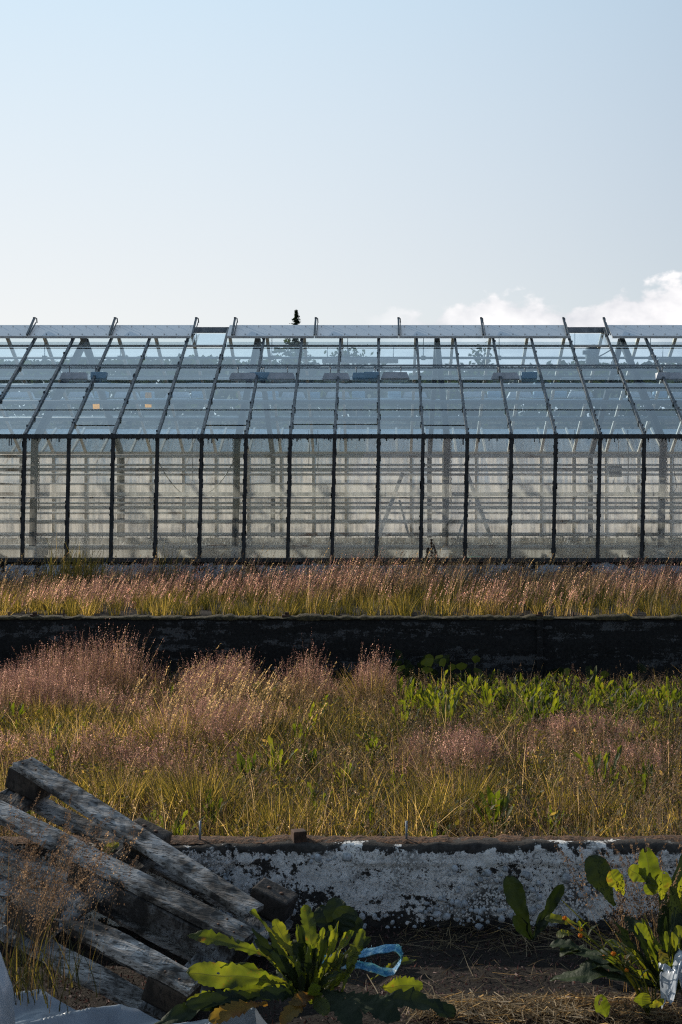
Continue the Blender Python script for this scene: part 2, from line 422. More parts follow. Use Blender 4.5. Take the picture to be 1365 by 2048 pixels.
GRASS_G = m_leaf('green_blade', [(0, (.010, .013, .005)), (.4, (.042, .045, .012)), (.7, (.115, .096, .028)), (1, (.33, .24, .11))], .5, tscale=2.1, tt=(1.15, 1, .5))
GRASS_P = m_leaf('pink_panicle', [(0, (.05, .025, .024)), (.5, (.19, .115, .102)), (.8, (.37, .255, .21)), (1, (.66, .48, .38))], .5, tscale=1.8, tt=(1.08, .85, .78))
DUSTY = m_leaf('dusty_seed', [(0, (.045, .03, .022)), (.5, (.15, .105, .075)), (.85, (.30, .22, .15)), (1, (.50, .40, .26))], .5, tscale=1.6, tt=(1.08, .92, .7))
GRASS_S = m_leaf('straw_stem', [(0, (.04, .028, .015)), (.5, (.17, .125, .065)), (1, (.55, .44, .28))], .45, tscale=1.6, tt=(1.1, .9, .6))
LEAF = m_leaf('dock_leaf', [(0.30, (.012, .022, .006)), (.48, (.045, .062, .013)), (.66, (.11, .12, .024)), (.8, (.20, .16, .05))], .55, attr=False, scale=9, tscale=2.9, tt=(1.25, 1.1, .25), holes=True)
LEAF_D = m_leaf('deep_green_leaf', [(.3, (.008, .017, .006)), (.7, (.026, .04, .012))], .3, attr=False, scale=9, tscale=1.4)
LEAF_Y = m_leaf('turning_leaf', [(.3, (.10, .025, .01)), (.5, (.16, .10, .02)), (.7, (.08, .09, .02))], .5, attr=False, scale=11, tscale=1.6)
FLECK = m_leaf('small_leaves', [(0, (.02, .03, .008)), (.4, (.055, .065, .014)), (.75, (.12, .105, .03)), (1, (.22, .16, .09))], .5, tscale=2.2, tt=(1.2, 1.0, .4))

# ------------------------------------------------------------ ground
def ground():
    mb = MB()
    ys = [-40, 0, 2, 3, 3.6] + [4.0 + .1 * i for i in range(12)] + [5.2, 5.31, 5.40, 5.5] + [5.7 + .4 * i for i in range(21)] + [14.02, 14.22, 15, 17, 20, 24, 30, 60, 150, 400, 1200, 2800]
    xs = [-1500, -300, -60, -20, -12] + [-9 + .25 * i for i in range(69)] + [12, 20, 60, 300, 1500]
    P = []
    for x in xs:
        for y in ys:
            a = .02 if (abs(x) < 9 and 1 < y < 13) else 0
            P.append((x, y, gz(y) + a * noise.noise(Vector((x * 2.3, y * 2.3, 0))) + a * .6 * noise.noise(Vector((x * 9, y * 9, 3)))))
    mb.grid(P, len(xs), len(ys))
    o = mb.build('ground', M['soil']); tag(o, kind='structure')
ground()

# ------------------------------------------------------------ greenhouse
DN, DF_ = 20.1, 27.38
RY = (DN + DF_) / 2
ZE, ZR = 2.49, 4.44
BASE = Z(1119, DN)      # sill level
gh = empty('greenhouse', (0, DN, 0.4), 'long old glasshouse with dark glazing bars and pale vent flaps along its ridge', 'greenhouse')
BAY = .6255
X0 = X(50, DN) - 5 * BAY
NB = 24
LEAN = -.037 / 1.79
def lx(z): return LEAN * (ZE - z)
def rs(s, side=1, lift=0.0, x=0.0):
    """point on the roof slope: s 0 at eave, 1 at ridge"""
    run = RY - DN
    y = DN + s * run if side > 0 else DF_ - s * run
    z = ZE + s * (ZR - ZE)
    ang = math.atan2(ZR - ZE, run)
    return Vector((x, y - side * math.sin(ang) * lift, z + math.cos(ang) * lift))
def s_at(py, side=1):
    lo, hi = 0, 1
    for _ in range(40):
        m = (lo + hi) / 2; p = rs(m, side)
        y = PY - (p.z - EYE) * F / p.y
        if y > py: lo = m
        else: hi = m
    return lo
xs = [X0 + BAY * k for k in range(NB + 1)]
XL, XR_ = xs[0], xs[-1]
def greenhouse():
    # near wall
    mb = MB(); mb.box(((XL + XR_) / 2, DN + .06, (BASE - .03 + .3) / 2 + .0), (XR_ - XL + .3, .2, BASE - .03 - .3)); mb.build('base_wall', M['base_wall'], gh)
    mb = MB(); mb.box(((XL + XR_) / 2, DN - .01, BASE - .005), (XR_ - XL + .3, .16, .055)); mb.build('sill', M['bar'], gh)
    mb = MB(); mb.box(((XL + XR_) / 2, DN - .005, ZE - .005), (XR_ - XL + .2, .07, .062))
    for i in range(260):       # algae and drips hanging under the gutter
        x = random.uniform(XL, XR_); h = random.choice((.01, .02, .03, .05, .10)) * random.random()
        mb.box((x, DN + .002, ZE - .035 - h / 2), (random.uniform(.006, .02), .01, h + .01))
    mb.build('gutter', M['bar'], gh)
    for k, x in enumerate(xs):
        mb = MB()
        p, q = Vector((x + lx(BASE), DN, BASE + .02)), Vector((x, DN, ZE - .03))
        mb.bar(p, q, .05, .036)
        for i in range(16):       # clots of moss and putty along the bar
            t_ = random.random(); c = p.lerp(q, t_); mb.box((c.x + random.choice((-.027, .027)), DN - .01, c.z), (.012, .03, random.uniform(.02, .09)))
        mb.build('post', M['bar'], gh)
        mb = MB(); mb.bar(rs(.0, 1, .015, x), rs(.985, 1, .015, x), .036, .045)
        for i in range(12):
            t_ = random.random() ** 1.3 * .95; c = rs(t_, 1, .03, x + random.choice((-.02, .02))); mb.box(c, (.02, .05, .03))
        mb.build('rafter', M['rafter'], gh)
        mb = MB(); mb.bar((x, DF_, .85), (x, DF_, ZE), .05, .05); mb.build('post', M['pale_post'], gh)
        mb = MB(); mb.bar(rs(0, -1, .0, x), rs(.985, -1, 0, x), .05, .05); mb.build('rafter', M['pale_post'], gh)
    zt = Z(995.5, DN)
    gap_bays = []
    for k in range(NB):
        a, b = xs[k], xs[k + 1]
        y = DN + .012
        j = [random.uniform(-.004, .004) for _ in range(8)]
        mb = MB(); mb.quad((a + lx(zt), y + j[0], zt + .006), (b + lx(zt), y + j[1], zt + .006), (b, y + j[2], ZE - .03), (a, y + j[3], ZE - .03)); mb.build('wall_pane', M['wall_glass'], gh)
        mb = MB(); mb.quad((a + lx(BASE), y + j[4], BASE + .02), (b + lx(BASE), y + j[5], BASE + .02), (b + lx(zt), y + j[6], zt - .006), (a + lx(zt), y + j[7], zt - .006)); mb.build('wall_pane', M['wall_glass'], gh)
        # near roof: overlapping panes; the laps are the thin dark lines
        laps = [s_at(v) for v in (820, 776, 736, 697)]
        if random.random() < .22: laps = [s_at(random.choice((849, 851)))] + laps
        ed = [0.0] + laps + [s_at(684)]
        gapb = (k == gap1 or k == gap2)
        if gapb: ed = [0.0] + laps + [s_at(697) + .001]
        mb = MB()
        for i in range(len(ed) - 1):
            l0, l1 = .010 + random.uniform(-.003, .003), .002
            mb.quad(rs(ed[i], 1, l0, a), rs(ed[i], 1, l0, b), rs(ed[i + 1], 1, l1, b), rs(ed[i + 1], 1, l1, a))
            if 0 < i and ed[i] < ed[-1]:
                c0 = rs(ed[i], 1, .006, a + .02); c1 = rs(ed[i], 1, .006, b - .02)
                mb.bar(c0, c1, .010, .006, mi=1)
        if gapb:
            mb.quad(rs(s_at(690), 1, .0, a), rs(s_at(690), 1, .0, b), rs(s_at(668), 1, 0, b), rs(s_at(668), 1, 0, a))
        mb.build('roof_pane', [M['roof_glass'], M['bar']], gh)
        mb = MB(); mb.quad(rs(0, -1, 0, a), rs(0, -1, 0, b), rs(.98, -1, 0, b), rs(.98, -1, 0, a)); mb.build('roof_pane', M['far_roof_glass'], gh)
        mb = MB(); mb.quad((a, DF_, .85), (b, DF_, .85), (b, DF_, ZE), (a, DF_, ZE)); mb.build('wall_pane', M['far_glass'], gh)
    mb = MB(); mb.bar((XL, DN + .005, zt), (XR_, DN + .005, zt), .03, .022)
    for k in range(NB): pass
    mb.build('transom', M['transom'], gh)
    mb = MB(); mb.box(((XL + XR_) / 2, DF_, .62), (XR_ - XL, .12, .48)); mb.build('base_wall', M['white_board'], gh)
    mb = MB(); mb.box(((XL + XR_) / 2, DF_, ZE), (XR_ - XL, .1, .045)); mb.build('gutter', M['pale_post'], gh)
    # ridge beam and the lower vent rail
    mb = MB(); mb.box(((XL + XR_) / 2, RY, ZR - .02), (XR_ - XL, .08, .09)); mb.build('ridge_beam', M['steel'], gh)
    s1, s2 = s_at(692), s_at(685)
    mb = MB(); mb.bar(rs((s1 + s2) / 2, 1, -.03, XL), rs((s1 + s2) / 2, 1, -.03, XR_), .10, .03); mb.build('vent_rail', M['white_board'], gh)
    # purlins
    for py, side, r in ((732, 1, .030), (798, 1, .030), (711, -1, .022), (765, -1, .02), (833, -1, .042)):
        s = s_at(py, side); mb = MB(); mb.tube([rs(s, side, -.05, XL), rs(s, side, -.05, XR_)], r, 8)
        if py == 711:
            for k in range(12):
                c = rs(s, side, -.05, XL + 1.1 + k * 1.3); mb.box(c, (.07, .09, .07)); mb.tube([c, c + Vector((0, 0, .42))], .008, 5)
        mb.build('purlin', M['steel'], gh)
    # portal frames
    for px in (70, 475, 895, 1327):
        frame(X(px, DN + .15), px)
    frame(X(70, DN + .15) - 2.96, 0); frame(X(1327, DN + .15) + 2.96, 0)
    # heating pipes
    for i, py in enumerate((912, 939, 988, 1015, 1043, 1069, 1093)):
        z = Z(py, DN + .28); mb = MB(); mb.tube([(XL, DN + .28, z), ((XL + XR_) / 2, DN + .28, z + random.uniform(-.004, .004)), (XR_, DN + .28, z)], .028 if py > 900 else .02, 10)
        mb.build('heating_pipe', M['pipe'], gh)
    for i, py in enumerate((930, 949, 968, 987, 1006, 1026, 1045)):
        z = Z(py, DF_ - .25); mb = MB(); mb.tube([(XL, DF_ - .25, z), (XR_, DF_ - .25, z)], .024, 8); mb.build('heating_pipe', M['pipe'], gh)
    # rolled shade screen under the roof
    for (D, py, r) in ((22.9, 774, .055), (25.0, 757, .028), (26.0, 801, .035)):
        pts = [(x, D, Z(py, D) + .012 * math.sin(x * 3.1 + D)) for x in np.linspace(XL, XR_, 60)]
        mb = MB(); mb.tube(pts, [r * (1 + .25 * noise.noise(Vector((p[0] * 2, D, 0)))) for p in pts], 8); mb.build('rolled_screen', M['screen'], gh)
    # ridge flaps
    Dr = 23.35
    runs = [(-800, 384), (455, 1140), (1222, 1900)]
    for (a, b) in runs:
        edges = [a] + [e for e in (58, 222, 630, 798, 966) if a < e < b] + [b]
        for e0, e1 in zip(edges, edges[1:]):
            x0, x1 = X(e0, Dr), X(e1, Dr)
            x0 = max(x0, XL); x1 = min(x1, XR_)
            mb = MB()
            sa, sb = s_at(683), .999
            ang_l = (.075, .07)
            A, B_ = rs(sa, 1, ang_l[0], x0 + .004), rs(sa, 1, ang_l[0], x1 - .004)
            C, D_ = rs(sb, 1, ang_l[1], x1 - .004), rs(sb, 1, ang_l[1], x0 + .004)
            nrm = (B_ - A).cross(D_ - A).normalized() * .02
            mb.add([A, B_, C, D_, A - nrm, B_ - nrm, C - nrm, D_ - nrm], [(0, 1, 2, 3), (7, 6, 5, 4), (0, 4, 5, 1), (1, 5, 6, 2), (2, 6, 7, 3), (3, 7, 4, 0)])
            mb.bar(A + nrm * .3, B_ + nrm * .3, .03, .03, mi=1)
            x = x0 + .1
            while x < x1 - .05:
                for (s, l) in ((sa + .03, .082), (sb - .02, .082)):
                    mb.box(rs(s, 1, l, x), (.016, .016, .008), mi=2)
                x += .196
            mb.build('vent_flap', [M['flap'], M['white_board'], M['rivet']], gh)
    for e in (58, 222, 387, 466, 630, 798, 966, 1133, 1215):
        x = X(e, Dr); mb = MB()
        xo = 0
        mb.bar(rs(s_at(681), 1, .10, x), rs(1.0, 1, .13, x) + Vector((0, .03, .05)), .03, .03)
        mb.bar(rs(s_at(681), 1, .10, x + .035), rs(1.0, 1, .11, x + .035), .012, .02)
        top = rs(1.0, 1, .13, x) + Vector((0, .04, .06))
        mb.tube([top, top + Vector((.01, .03, .012)), top + Vector((.03, .05, .0)), top + Vector((.035, .05, -.07))], .011, 6); mb.box(top, (.035, .03, .035))
        mb.build('vent_arm', M['rafter'], gh)
    for xg in (XL - .05, XR_ + .05):      # gable ends
        mb = MB()
        for i in range(13):
            y = DN + (DF_ - DN) * i / 12; zt_ = ZE + (ZR - ZE) * (1 - abs(y - RY) / (RY - DN)); mb.bar((xg, y, .4), (xg, y, zt_), .04, .05, up=(1, 0, 0))
        mb.bar((xg, DN, ZE), (xg, DF_, ZE), .05, .05); mb.bar((xg, DN, ZE), (xg, RY, ZR), .05, .05); mb.bar((xg, RY, ZR), (xg, DF_, ZE), .05, .05)
        g = mb.build('gable_frame', M['rafter'], gh)
        mb = MB(); x = xg + .02
        mb.add([(x, DN, .7), (x, DF_, .7), (x, DF_, ZE), (x, RY, ZR), (x, DN, ZE)], [(0, 1, 2, 3, 4)]); mb.build('gable_pane', M['roof_glass'], gh)
def frame(x, px):
    mb = MB()
    mb.bar((x + lx(.95), DN + .16, .93), (x, DN + .16, ZE - .02), .085, .09)
    mb.bar((x, DN + .16, ZE - .08), rs(.97, 1, -.16, x), .085, .10)
    mb.bar(rs(.97, -1, -.16, x), (x, DF_ - .2, ZE - .08), .085, .10)
    mb.bar((x, DF_ - .2, ZE - .05), (x, DF_ - .2, .6), .085, .09)
    o = mb.build('portal_frame', M['frame'], gh)
    mb = MB(); mb.box((x + lx(.8), DN + .16, .70), (.10, .12, .40), bev=.01); mb.build('column_footing', M['white_board'], gh)
gap1 = min(range(NB), key=lambda k: abs((xs[k] + xs[k + 1]) / 2 - X(421, 23.3)))
gap2 = min(range(NB), key=lambda k: abs((xs[k] + xs[k + 1]) / 2 - X(1181, 23.3)))
M['screen'] = m_simple('grey_shade_cloth', (.22, .27, .32), (.34, .40, .45), 14, .8, 0, (1, 1, 3), .6)
greenhouse()

# floor slab and troughs inside
mb = MB(); mb.box(((XL + XR_) / 2, RY, .44), (XR_ - XL, DF_ - DN - .3, .06))
M['sand'] = m_simple('pale_floor', (.36, .29, .22), (.62, .52, .40), 5, .9)
o = mb.build('floor', M['sand']); tag(o, kind='structure')
M['trough'] = m_simple('limed_trough', (.50, .43, .34), (.74, .65, .52), 6, .8, 0, (1, 1, .4), .2)
names = ['pale growing trough directly behind the front glass', 'second growing trough behind the front glass, with dry stakes', 'third growing trough back from the front glass', 'growing trough against the far glass wall']
M['stake'] = m_simple('pale_hoop', (.5, .46, .4), (.7, .66, .6), 10, .6)
for i, (D, py) in enumerate(((21.3, 1095), (23.0, 1088), (24.8, 1082), (26.4, 1077))):
    zt = Z(py, D)
    r = empty('growing_trough', (0, D, .47), names[i], 'trough')
    mb = MB(); mb.box(((XL + XR_) / 2, D - .22, zt - .03), (XR_ - XL - .5, .03, .08)); mb.box(((XL + XR_) / 2, D + .22, zt - .03), (XR_ - XL - .5, .03, .08)); mb.box(((XL + XR_) / 2, D, zt - .09), (XR_ - XL - .5, .46, .04))
    mb.build('tray', M['trough'], r)
    mb = MB(); mb.box(((XL + XR_) / 2, D - .1, (zt - .1 + .47) / 2), (XR_ - XL - .6, .03, zt - .1 - .47)); mb.build('side_skirt', M['trough'], r)
    mb = MB(); mb.box(((XL + XR_) / 2, D, zt - .04), (XR_ - XL - .6, .36, .06)); mb.build('soil_bed', M['soil'], r)
    mb = MB()
    for k in range(420 if i < 2 else 160):
        x = random.uniform(XL + .4, XR_ - .4); y = D + random.uniform(-.14, .14); h = random.uniform(.03, .11); w = random.uniform(.02, .07) * random.choice((-1, 1))
        mb.tube([(x, y, zt - .02), (x + w * .2, y, zt + h * .8), (x + w * .6, y, zt + h), (x + w, y, zt + h * .5)], .005, 4, cap=False)
    s = mb.build('drip_hoops', M['stake'], r); s['kind'] = 'stuff'

# ------------------------------------------------------------ things inside the glasshouse
M['lamp_blue'] = m_simple('blue_ballast_case', (.16, .28, .38), (.22, .36, .48), 6, .5)
M['lamp_grey'] = m_simple('dull_reflector', (.36, .38, .40), (.50, .52, .55), 8, .4, .1)
M['lamp_cap'] = m_leaf('white_diffuser', [(0, (.8, .8, .75)), (1, (.9, .9, .85))], .6, attr=False, tscale=1.2)
def lamp_proto():
    r = empty('grow_lamp', (0, 0, 0), 'grey grow lamp with blue ballast case hanging on the rail under the glass roof', 'lamp', 'grow lamps hanging under the glasshouse roof')
    mb = MB()
    P = [(-.19, -.10, .10), (.17, -.10, .10), (.21, -.13, 0), (-.23, -.13, 0), (-.19, .10, .10), (.17, .10, .10), (.21, .13, 0), (-.23, .13, 0)]
    mb.add(P, [(0, 1, 2, 3), (5, 4, 7, 6), (1, 5, 6, 2), (4, 0, 3, 7), (0, 4, 5, 1)]); mb.build('reflector', M['lamp_grey'], r)
    mb = MB(); mb.box((.36, 0, .055), (.24, .16, .11), bev=.012); mb.build('ballast_case', M['lamp_blue'], r)
    mb = MB(); mb.tube([(-.1, 0, .10), (-.1, 0, .20)], .008, 5); mb.tube([(.3, 0, .11), (.3, 0, .20)], .008, 5); mb.build('hanger', M['steel'], r)
    return r
lp = lamp_proto(); first = True
rails = []
for (D, py, px0, step, n) in ((22.0, 759, -75, 109, 14), (24.2, 778, -50, 118, 13), (25.8, 795, -80, 112, 14)):
    z = Z(py, D)
    mb = MB(); mb.box(((XL + XR_) / 2, D, z + .215), (XR_ - XL - .2, .04, .03)); mb.build('lamp_rail', M['steel'], gh)
    for k in range(n):
        x = X(px0 + step * k + random.uniform(-30, 30), D)
        if random.random() < .25: continue
        if x < XL + .5 or x > XR_ - .7: continue
        o = lp if first else copy_tree(lp); first = False
        o.location = (x, D, z + random.uniform(-.012, .006)); o.rotation_euler = (0, 0, math.pi if random.random() < .2 else random.uniform(-.05, .05))
# yellow sticky traps
M['yellow'] = m_leaf('yellow_card', [(0, (.85, .55, .04)), (1, (.90, .62, .06))], .6, attr=False, tscale=1.6, tt=(1, 1, 1))
for (px, a, b, lab) in ((193, 803, 818, 'yellow sticky trap card hanging under the roof, the lower left of the pair'), (297, 785, 815, 'long yellow sticky trap of two cards, the higher right of the pair')):
    D = 21.9; mb = MB(); z0, z1 = Z(a, D), Z(b, D); x = X(px, D)
    if b - a > 20:
        for (u, v) in ((0, .36), (.55, 1)): mb.box((x, D, z0 + (z1 - z0) * (u + v) / 2), (.10, .006, (z0 - z1) * (v - u)))
    else: mb.box((x, D, (z0 + z1) / 2), (.105, .006, z0 - z1))
    mb.tube([(x, D, z0), (x, D, z0 + .2)], .002, 4, mi=1)
    o = mb.build('sticky_trap', [M['yellow'], M['rivet']]); tag(o, lab, 'insect trap')
# trestle ladders
def trestle(segs, D, lab):
    r = empty('trestle_ladder', V(segs[0][0][0], 1075, D), lab, 'ladder')
    for (a, b, w) in segs:
        mb = MB(); mb.bar(V(*a, D + (0 if w > .04 else .35)), V(*b, D + (0 if w > .04 else .35)), w, .03, up=(0, 1, 0)); mb.build('leg' if w > .02 else 'rung', M['lamp_grey'], r)
M['ladder'] = M['lamp_grey']
trestle([((806, 945), (757, 1075), .06), ((799, 1000), (819, 1075), .035)], 21.9, 'grey metal trestle ladder standing behind the glass, left of the pair')
trestle([((934, 945), (983, 1078), .06), ((941, 1000), (916, 1075), .035)], 21.9, 'grey metal trestle ladder standing behind the glass, right of the pair')
for (x0, x1, py, D, i) in ((783, 812, 1013, 22.0, 0), (937, 962, 1013, 22.0, 1)):
    tr = [o for o in bpy.data.objects if o.name.startswith('trestle_ladder')][i]
    mb = MB(); mb.bar(V(x0, py, D), V(x1, py, D), .12, .02, up=(0, 0, 1)); mb.build('platform', M['iron'], tr)
    mb = MB(); mb.bar(V((x0 - 14) if i == 0 else (x1 + 2), 1039, D), V((x0 + 0) if i == 0 else (x1 + 16), 1039, D), .05, .02); mb.build('rung', M['lamp_grey'], tr)
# cables
M['cable'] = m_simple('black_cable', (.012, .012, .012), (.03, .03, .03), 10, .5)
def cable(pts, r, lab, plug=None, name='hanging_cable', cat='cable', group=None):
    rt = empty(name, pts[0], lab, cat, group)
    mb = MB(); mb.tube(pts, r, 5); mb.build('cord', M['cable'], rt)
    if plug:
        p = pts[-1]; mb = MB(); mb.tube([p, p - Vector((0, 0, .03)), p - Vector((0, 0, .08)), p - Vector((0, 0, .13))], [.008, .022, .034, .02], 8); mb.build('plug', M['cable'], rt)
cpts = []
for i in range(25):
    u = i / 24; px = 316 + (472 - 316) * u
    cpts.append(V(px, 915 + 79 * (1 - (2 * u - 1) ** 2) + (6 if u < .5 else -4) * (1 - u), 20.9))
cable(cpts, .008, 'black cable sagging in a deep curve between two glazing bars')
cable([V(1150, 860, 21), V(1151, 930, 21), V(1151, 980, 21)], .007, 'straight black cord ending in a square black plug', True)
cable([V(1256, 860, 21), V(1257, 940, 21), V(1256, 971, 21)], .007, 'black pull cord ending in a drop shaped black handle', True)
cable([V(385, 860, 21), V(386, 920, 21), V(385, 962, 21)], .005, 'thin cord hanging inside the sagging cable curve')
for (px, y1, lab) in ((636, 938, 'thin dark cord hanging below the gutter, longer of two beside the 0.6 metre pane'), (618, 932, None)):
    if lab is None: lab = 'thin dark cord hanging left of a slightly longer cord'
    else: lab = 'thin dark cord hanging right beside a slightly shorter cord'
    cable([V(px, 860, 21), V(px + 1, 900, 21), V(px, y1, 21)], .005, lab)
cable([V(1236, 865, 21.2), V(1239, 930, 21.2), V(1226, 968, 21.2)], .005, 'thin cord hanging behind the pale control box')
cable([V(1349, 868, 21), V(1347, 930, 21), V(1354, 975, 21), V(1347, 985, 21)], .005, 'kinked thin cord beside the last dark column')
# chains by the columns
def chain(px, y0, y1, lab):
    D = 20.16; mb = MB(); z = Z(y0, D); k = 0; x = X(px, D)
    while z > Z(y1, D):
        a = (.011, 0) if k % 2 else (0, .011)
        ring = [(x + a[0] * math.cos(t) * 1.0, D + a[1] * math.cos(t), z + .019 * math.sin(t)) for t in np.linspace(0, 2 * math.pi, 9)]
        mb.tube(ring, .0045, 4, cap=False); z -= .031; k += 1
    tag(mb.build('hanging_chain', M['iron']), lab, 'chain')
chain(78, 912, 1020, 'rusty chain hanging by the leftmost steel column')
chain(467, 875, 935, 'short rusty chain left of the second steel column')
chain(479, 875, 1012, 'long rusty chain right of the second steel column')
chain(902, 875, 1005, 'rusty chain right of the third steel column')
chain(891, 875, 945, 'short rusty chain left of the third steel column')
chain(1334, 875, 1010, 'rusty chain beside the last steel column at the right')
# control box
r = empty('control_box', V(1228, 955, 21.6), 'flat grey control box with white end plates behind the glass', 'control box')
D = 21.6; mb = MB(); mb.box(V(1230, 943, D), (.20, .12, .165), bev=.008); mb.build('case', M['steel'], r)
mb = MB()
for py in (936.5, 950): mb.box(V(1219.5, py, D - .07), (.04, .02, .05), bev=.004)
mb.build('end_plate', M['white_board'], r)
# vent motor
r = empty('vent_motor', V(1184, 728, 23.5), 'dark blue vent motor under the open ridge gap', 'motor')
mb = MB(); mb.tube([V(1184, 728, 23.5), V(1184, 712, 23.5), V(1184, 704, 23.5), V(1183, 690, 23.5)], [.10, .105, .13, .07], 14); mb.build('housing', M['screen'], r)
mb = MB(); mb.box(V(1172, 705, 23.4), (.10, .1, .06)); mb.tube([V(1193, 716, 23.4), V(1212, 706, 23.4), V(1222, 700, 23.4)], .01, 5); mb.build('gear_arm', M['steel'], r)
for (a, b, py, lab) in ((645, 797, 722, 'long grey lamp housing hung high in the middle of the roof'), (1316, 1420, 721, 'grey lamp housing hung high at the right end')):
    D = 24.4; r = empty('strip_lamp', V((a + b) / 2, py, D), lab, 'lamp')
    mb = MB(); mb.box(V((a + b) / 2, py, D), ((b - a) * D / F, .14, .075), bev=.012); mb.build('housing', M['lamp_grey'], r)
    mb = MB(); mb.tube([V(a + 10, py, D), V(a + 10, 690, D)], .007, 4); mb.tube([V(b - 10, py, D), V(b - 10, 690, D)], .007, 4); mb.build('hanger', M['steel'], r)
# green crate inside by the glass
mb = MB(); P = []
for i in range(13):
    a_ = math.pi * i / 12
    for y in (20.5, 20.75): P.append((X(953, 20.6) - .17 * math.cos(a_), y, Z(1121, 20.6) + .06 * math.sin(a_)))
mb.grid(P, 13, 2); M['green_plastic'] = m_simple('green_plastic', (.02, .22, .10), (.03, .30, .14), 8, .5)
tag(mb.build('plastic_tub', M['green_plastic']), 'curved green plastic tub low behind the front glass', 'tub')

# ------------------------------------------------------------ the two old foundation walls
def fbm(x, y, z=0.0, o=4):
    return noise.fractal(Vector((x, y, z)), 1.0, 2.0, o)
def wall1():
    r = empty('concrete_wall', (0, 5.3, 0), 'low peeling white limewashed pebbly concrete wall in front of the weeds', 'wall')
    y0, y1, zt = 5.30, 5.47, .312
    mb = MB()
    prof = [(0, -.05)] + [(0, -.02 + .009 * i) for i in range(35)] + [(.002, .297), (.007, .307), (.02, .312), (.05, .314), (.08, .312), (.105, .308), (.115, .29), (.115, 0)]
    xs_ = np.arange(-3.6, 3.6, .012); P = []
    for x in xs_:
        for j, (dy, z) in enumerate(prof):
            front = dy < .012
            n = fbm(x * 7, z * 7, 1) * .008 + fbm(x * 30, z * 30 + dy * 30, 5, 3) * .006
            lip = .008 if .24 < z < .30 and fbm(x * 2, 9) > -.25 else 0     # proud cap band
            zz = z + (fbm(x * 4, dy * 10, 7) * .010 if z > .28 else 0) + .006 * math.sin(x * .9)* (z > .3)
            crack = .02 if abs(x - (-.56) - .02 * math.sin(z * 30)) < .008 and z > .17 else 0
            P.append((x, y0 + dy + (-n - lip + crack if front else n), zz))
    mb.grid(P, len(xs_), len(prof), smooth=True)
    mb.build('wall_body', M['near_wall'], r)
    # pebbles standing out of the worn face
    mb = MB(); bm = bmesh.new(); bmesh.ops.create_icosphere(bm, subdivisions=2, radius=1); vs = [v.co.copy() for v in bm.verts]; fs = [[v.index for v in f.verts] for f in bm.faces]; bm.free()
    n = 0
    while n < 520:
        x = random.uniform(-1.4, 1.6); z = random.uniform(-.0, .27)
        cl = fbm(x * 3.2, z * 4, 2, 3) + (.28 if z < .07 else 0) + (.25 if -.05 < x < .45 and z < .2 else 0)
        if cl < .12 or random.random() > .8: continue
        s = random.uniform(.003, .009) if random.random() < .86 else random.uniform(.010, .017)
        k = [random.uniform(.8, 1.3), .7, random.uniform(.75, 1.15)]; a = random.random() * 3
        ca, sa = math.cos(a), math.sin(a)
        mb.add([(x + s * (v.x * k[0] * ca - v.z * k[2] * sa), y0 - .003 + s * v.y * k[1], z + s * (v.x * k[0] * sa + v.z * k[2] * ca)) for v in vs], fs, 0, True); n += 1
    s = mb.build('pebbles', M['pebble'], r); s['kind'] = 'stuff'
    # moss cushion along the back of the cap
    xs_ = np.arange(-3.6, 3.6, .012); P = []
    for x in xs_:
        h = max(0.0, .008 + fbm(x * 5, 3, 1) * .010 + fbm(x * 22, 3, 1, 3) * .006)
        for dy, k in ((.022, -.3), (.035, .4), (.055, .8), (.08, 1), (.105, 1), (.125, -.4)):
            P.append((x, y0 + dy + fbm(x * 20, dy * 50) * .006, .311 + h * k + fbm(x * 50, dy * 80, 3, 2) * .003))
    mb = MB(); mb.grid(P, len(xs_), 6); mb.build('moss', M['moss'], r)['kind'] = 'stuff'
    for px in (400, 813):
        mb = MB(); mb.tube([V(px, 1690, 5.36), V(px + 1, 1642, 5.36)], .0048, 6); mb.build('rebar_stub', M['steel'], r)
    o = MB(); o.box(V(598, 1672, 5.35), (.05, .05, .045), Matrix.Rotation(.3, 3, 'Z'), bev=.004, jit=.004)
    ob = o.build('iron_block', M['iron'], r)
M['pebble'] = m_simple('limed_pebble', (.26, .27, .27), (.56, .58, .60), 60, .9, 0, (1, 1, 1), .8)
wall1()
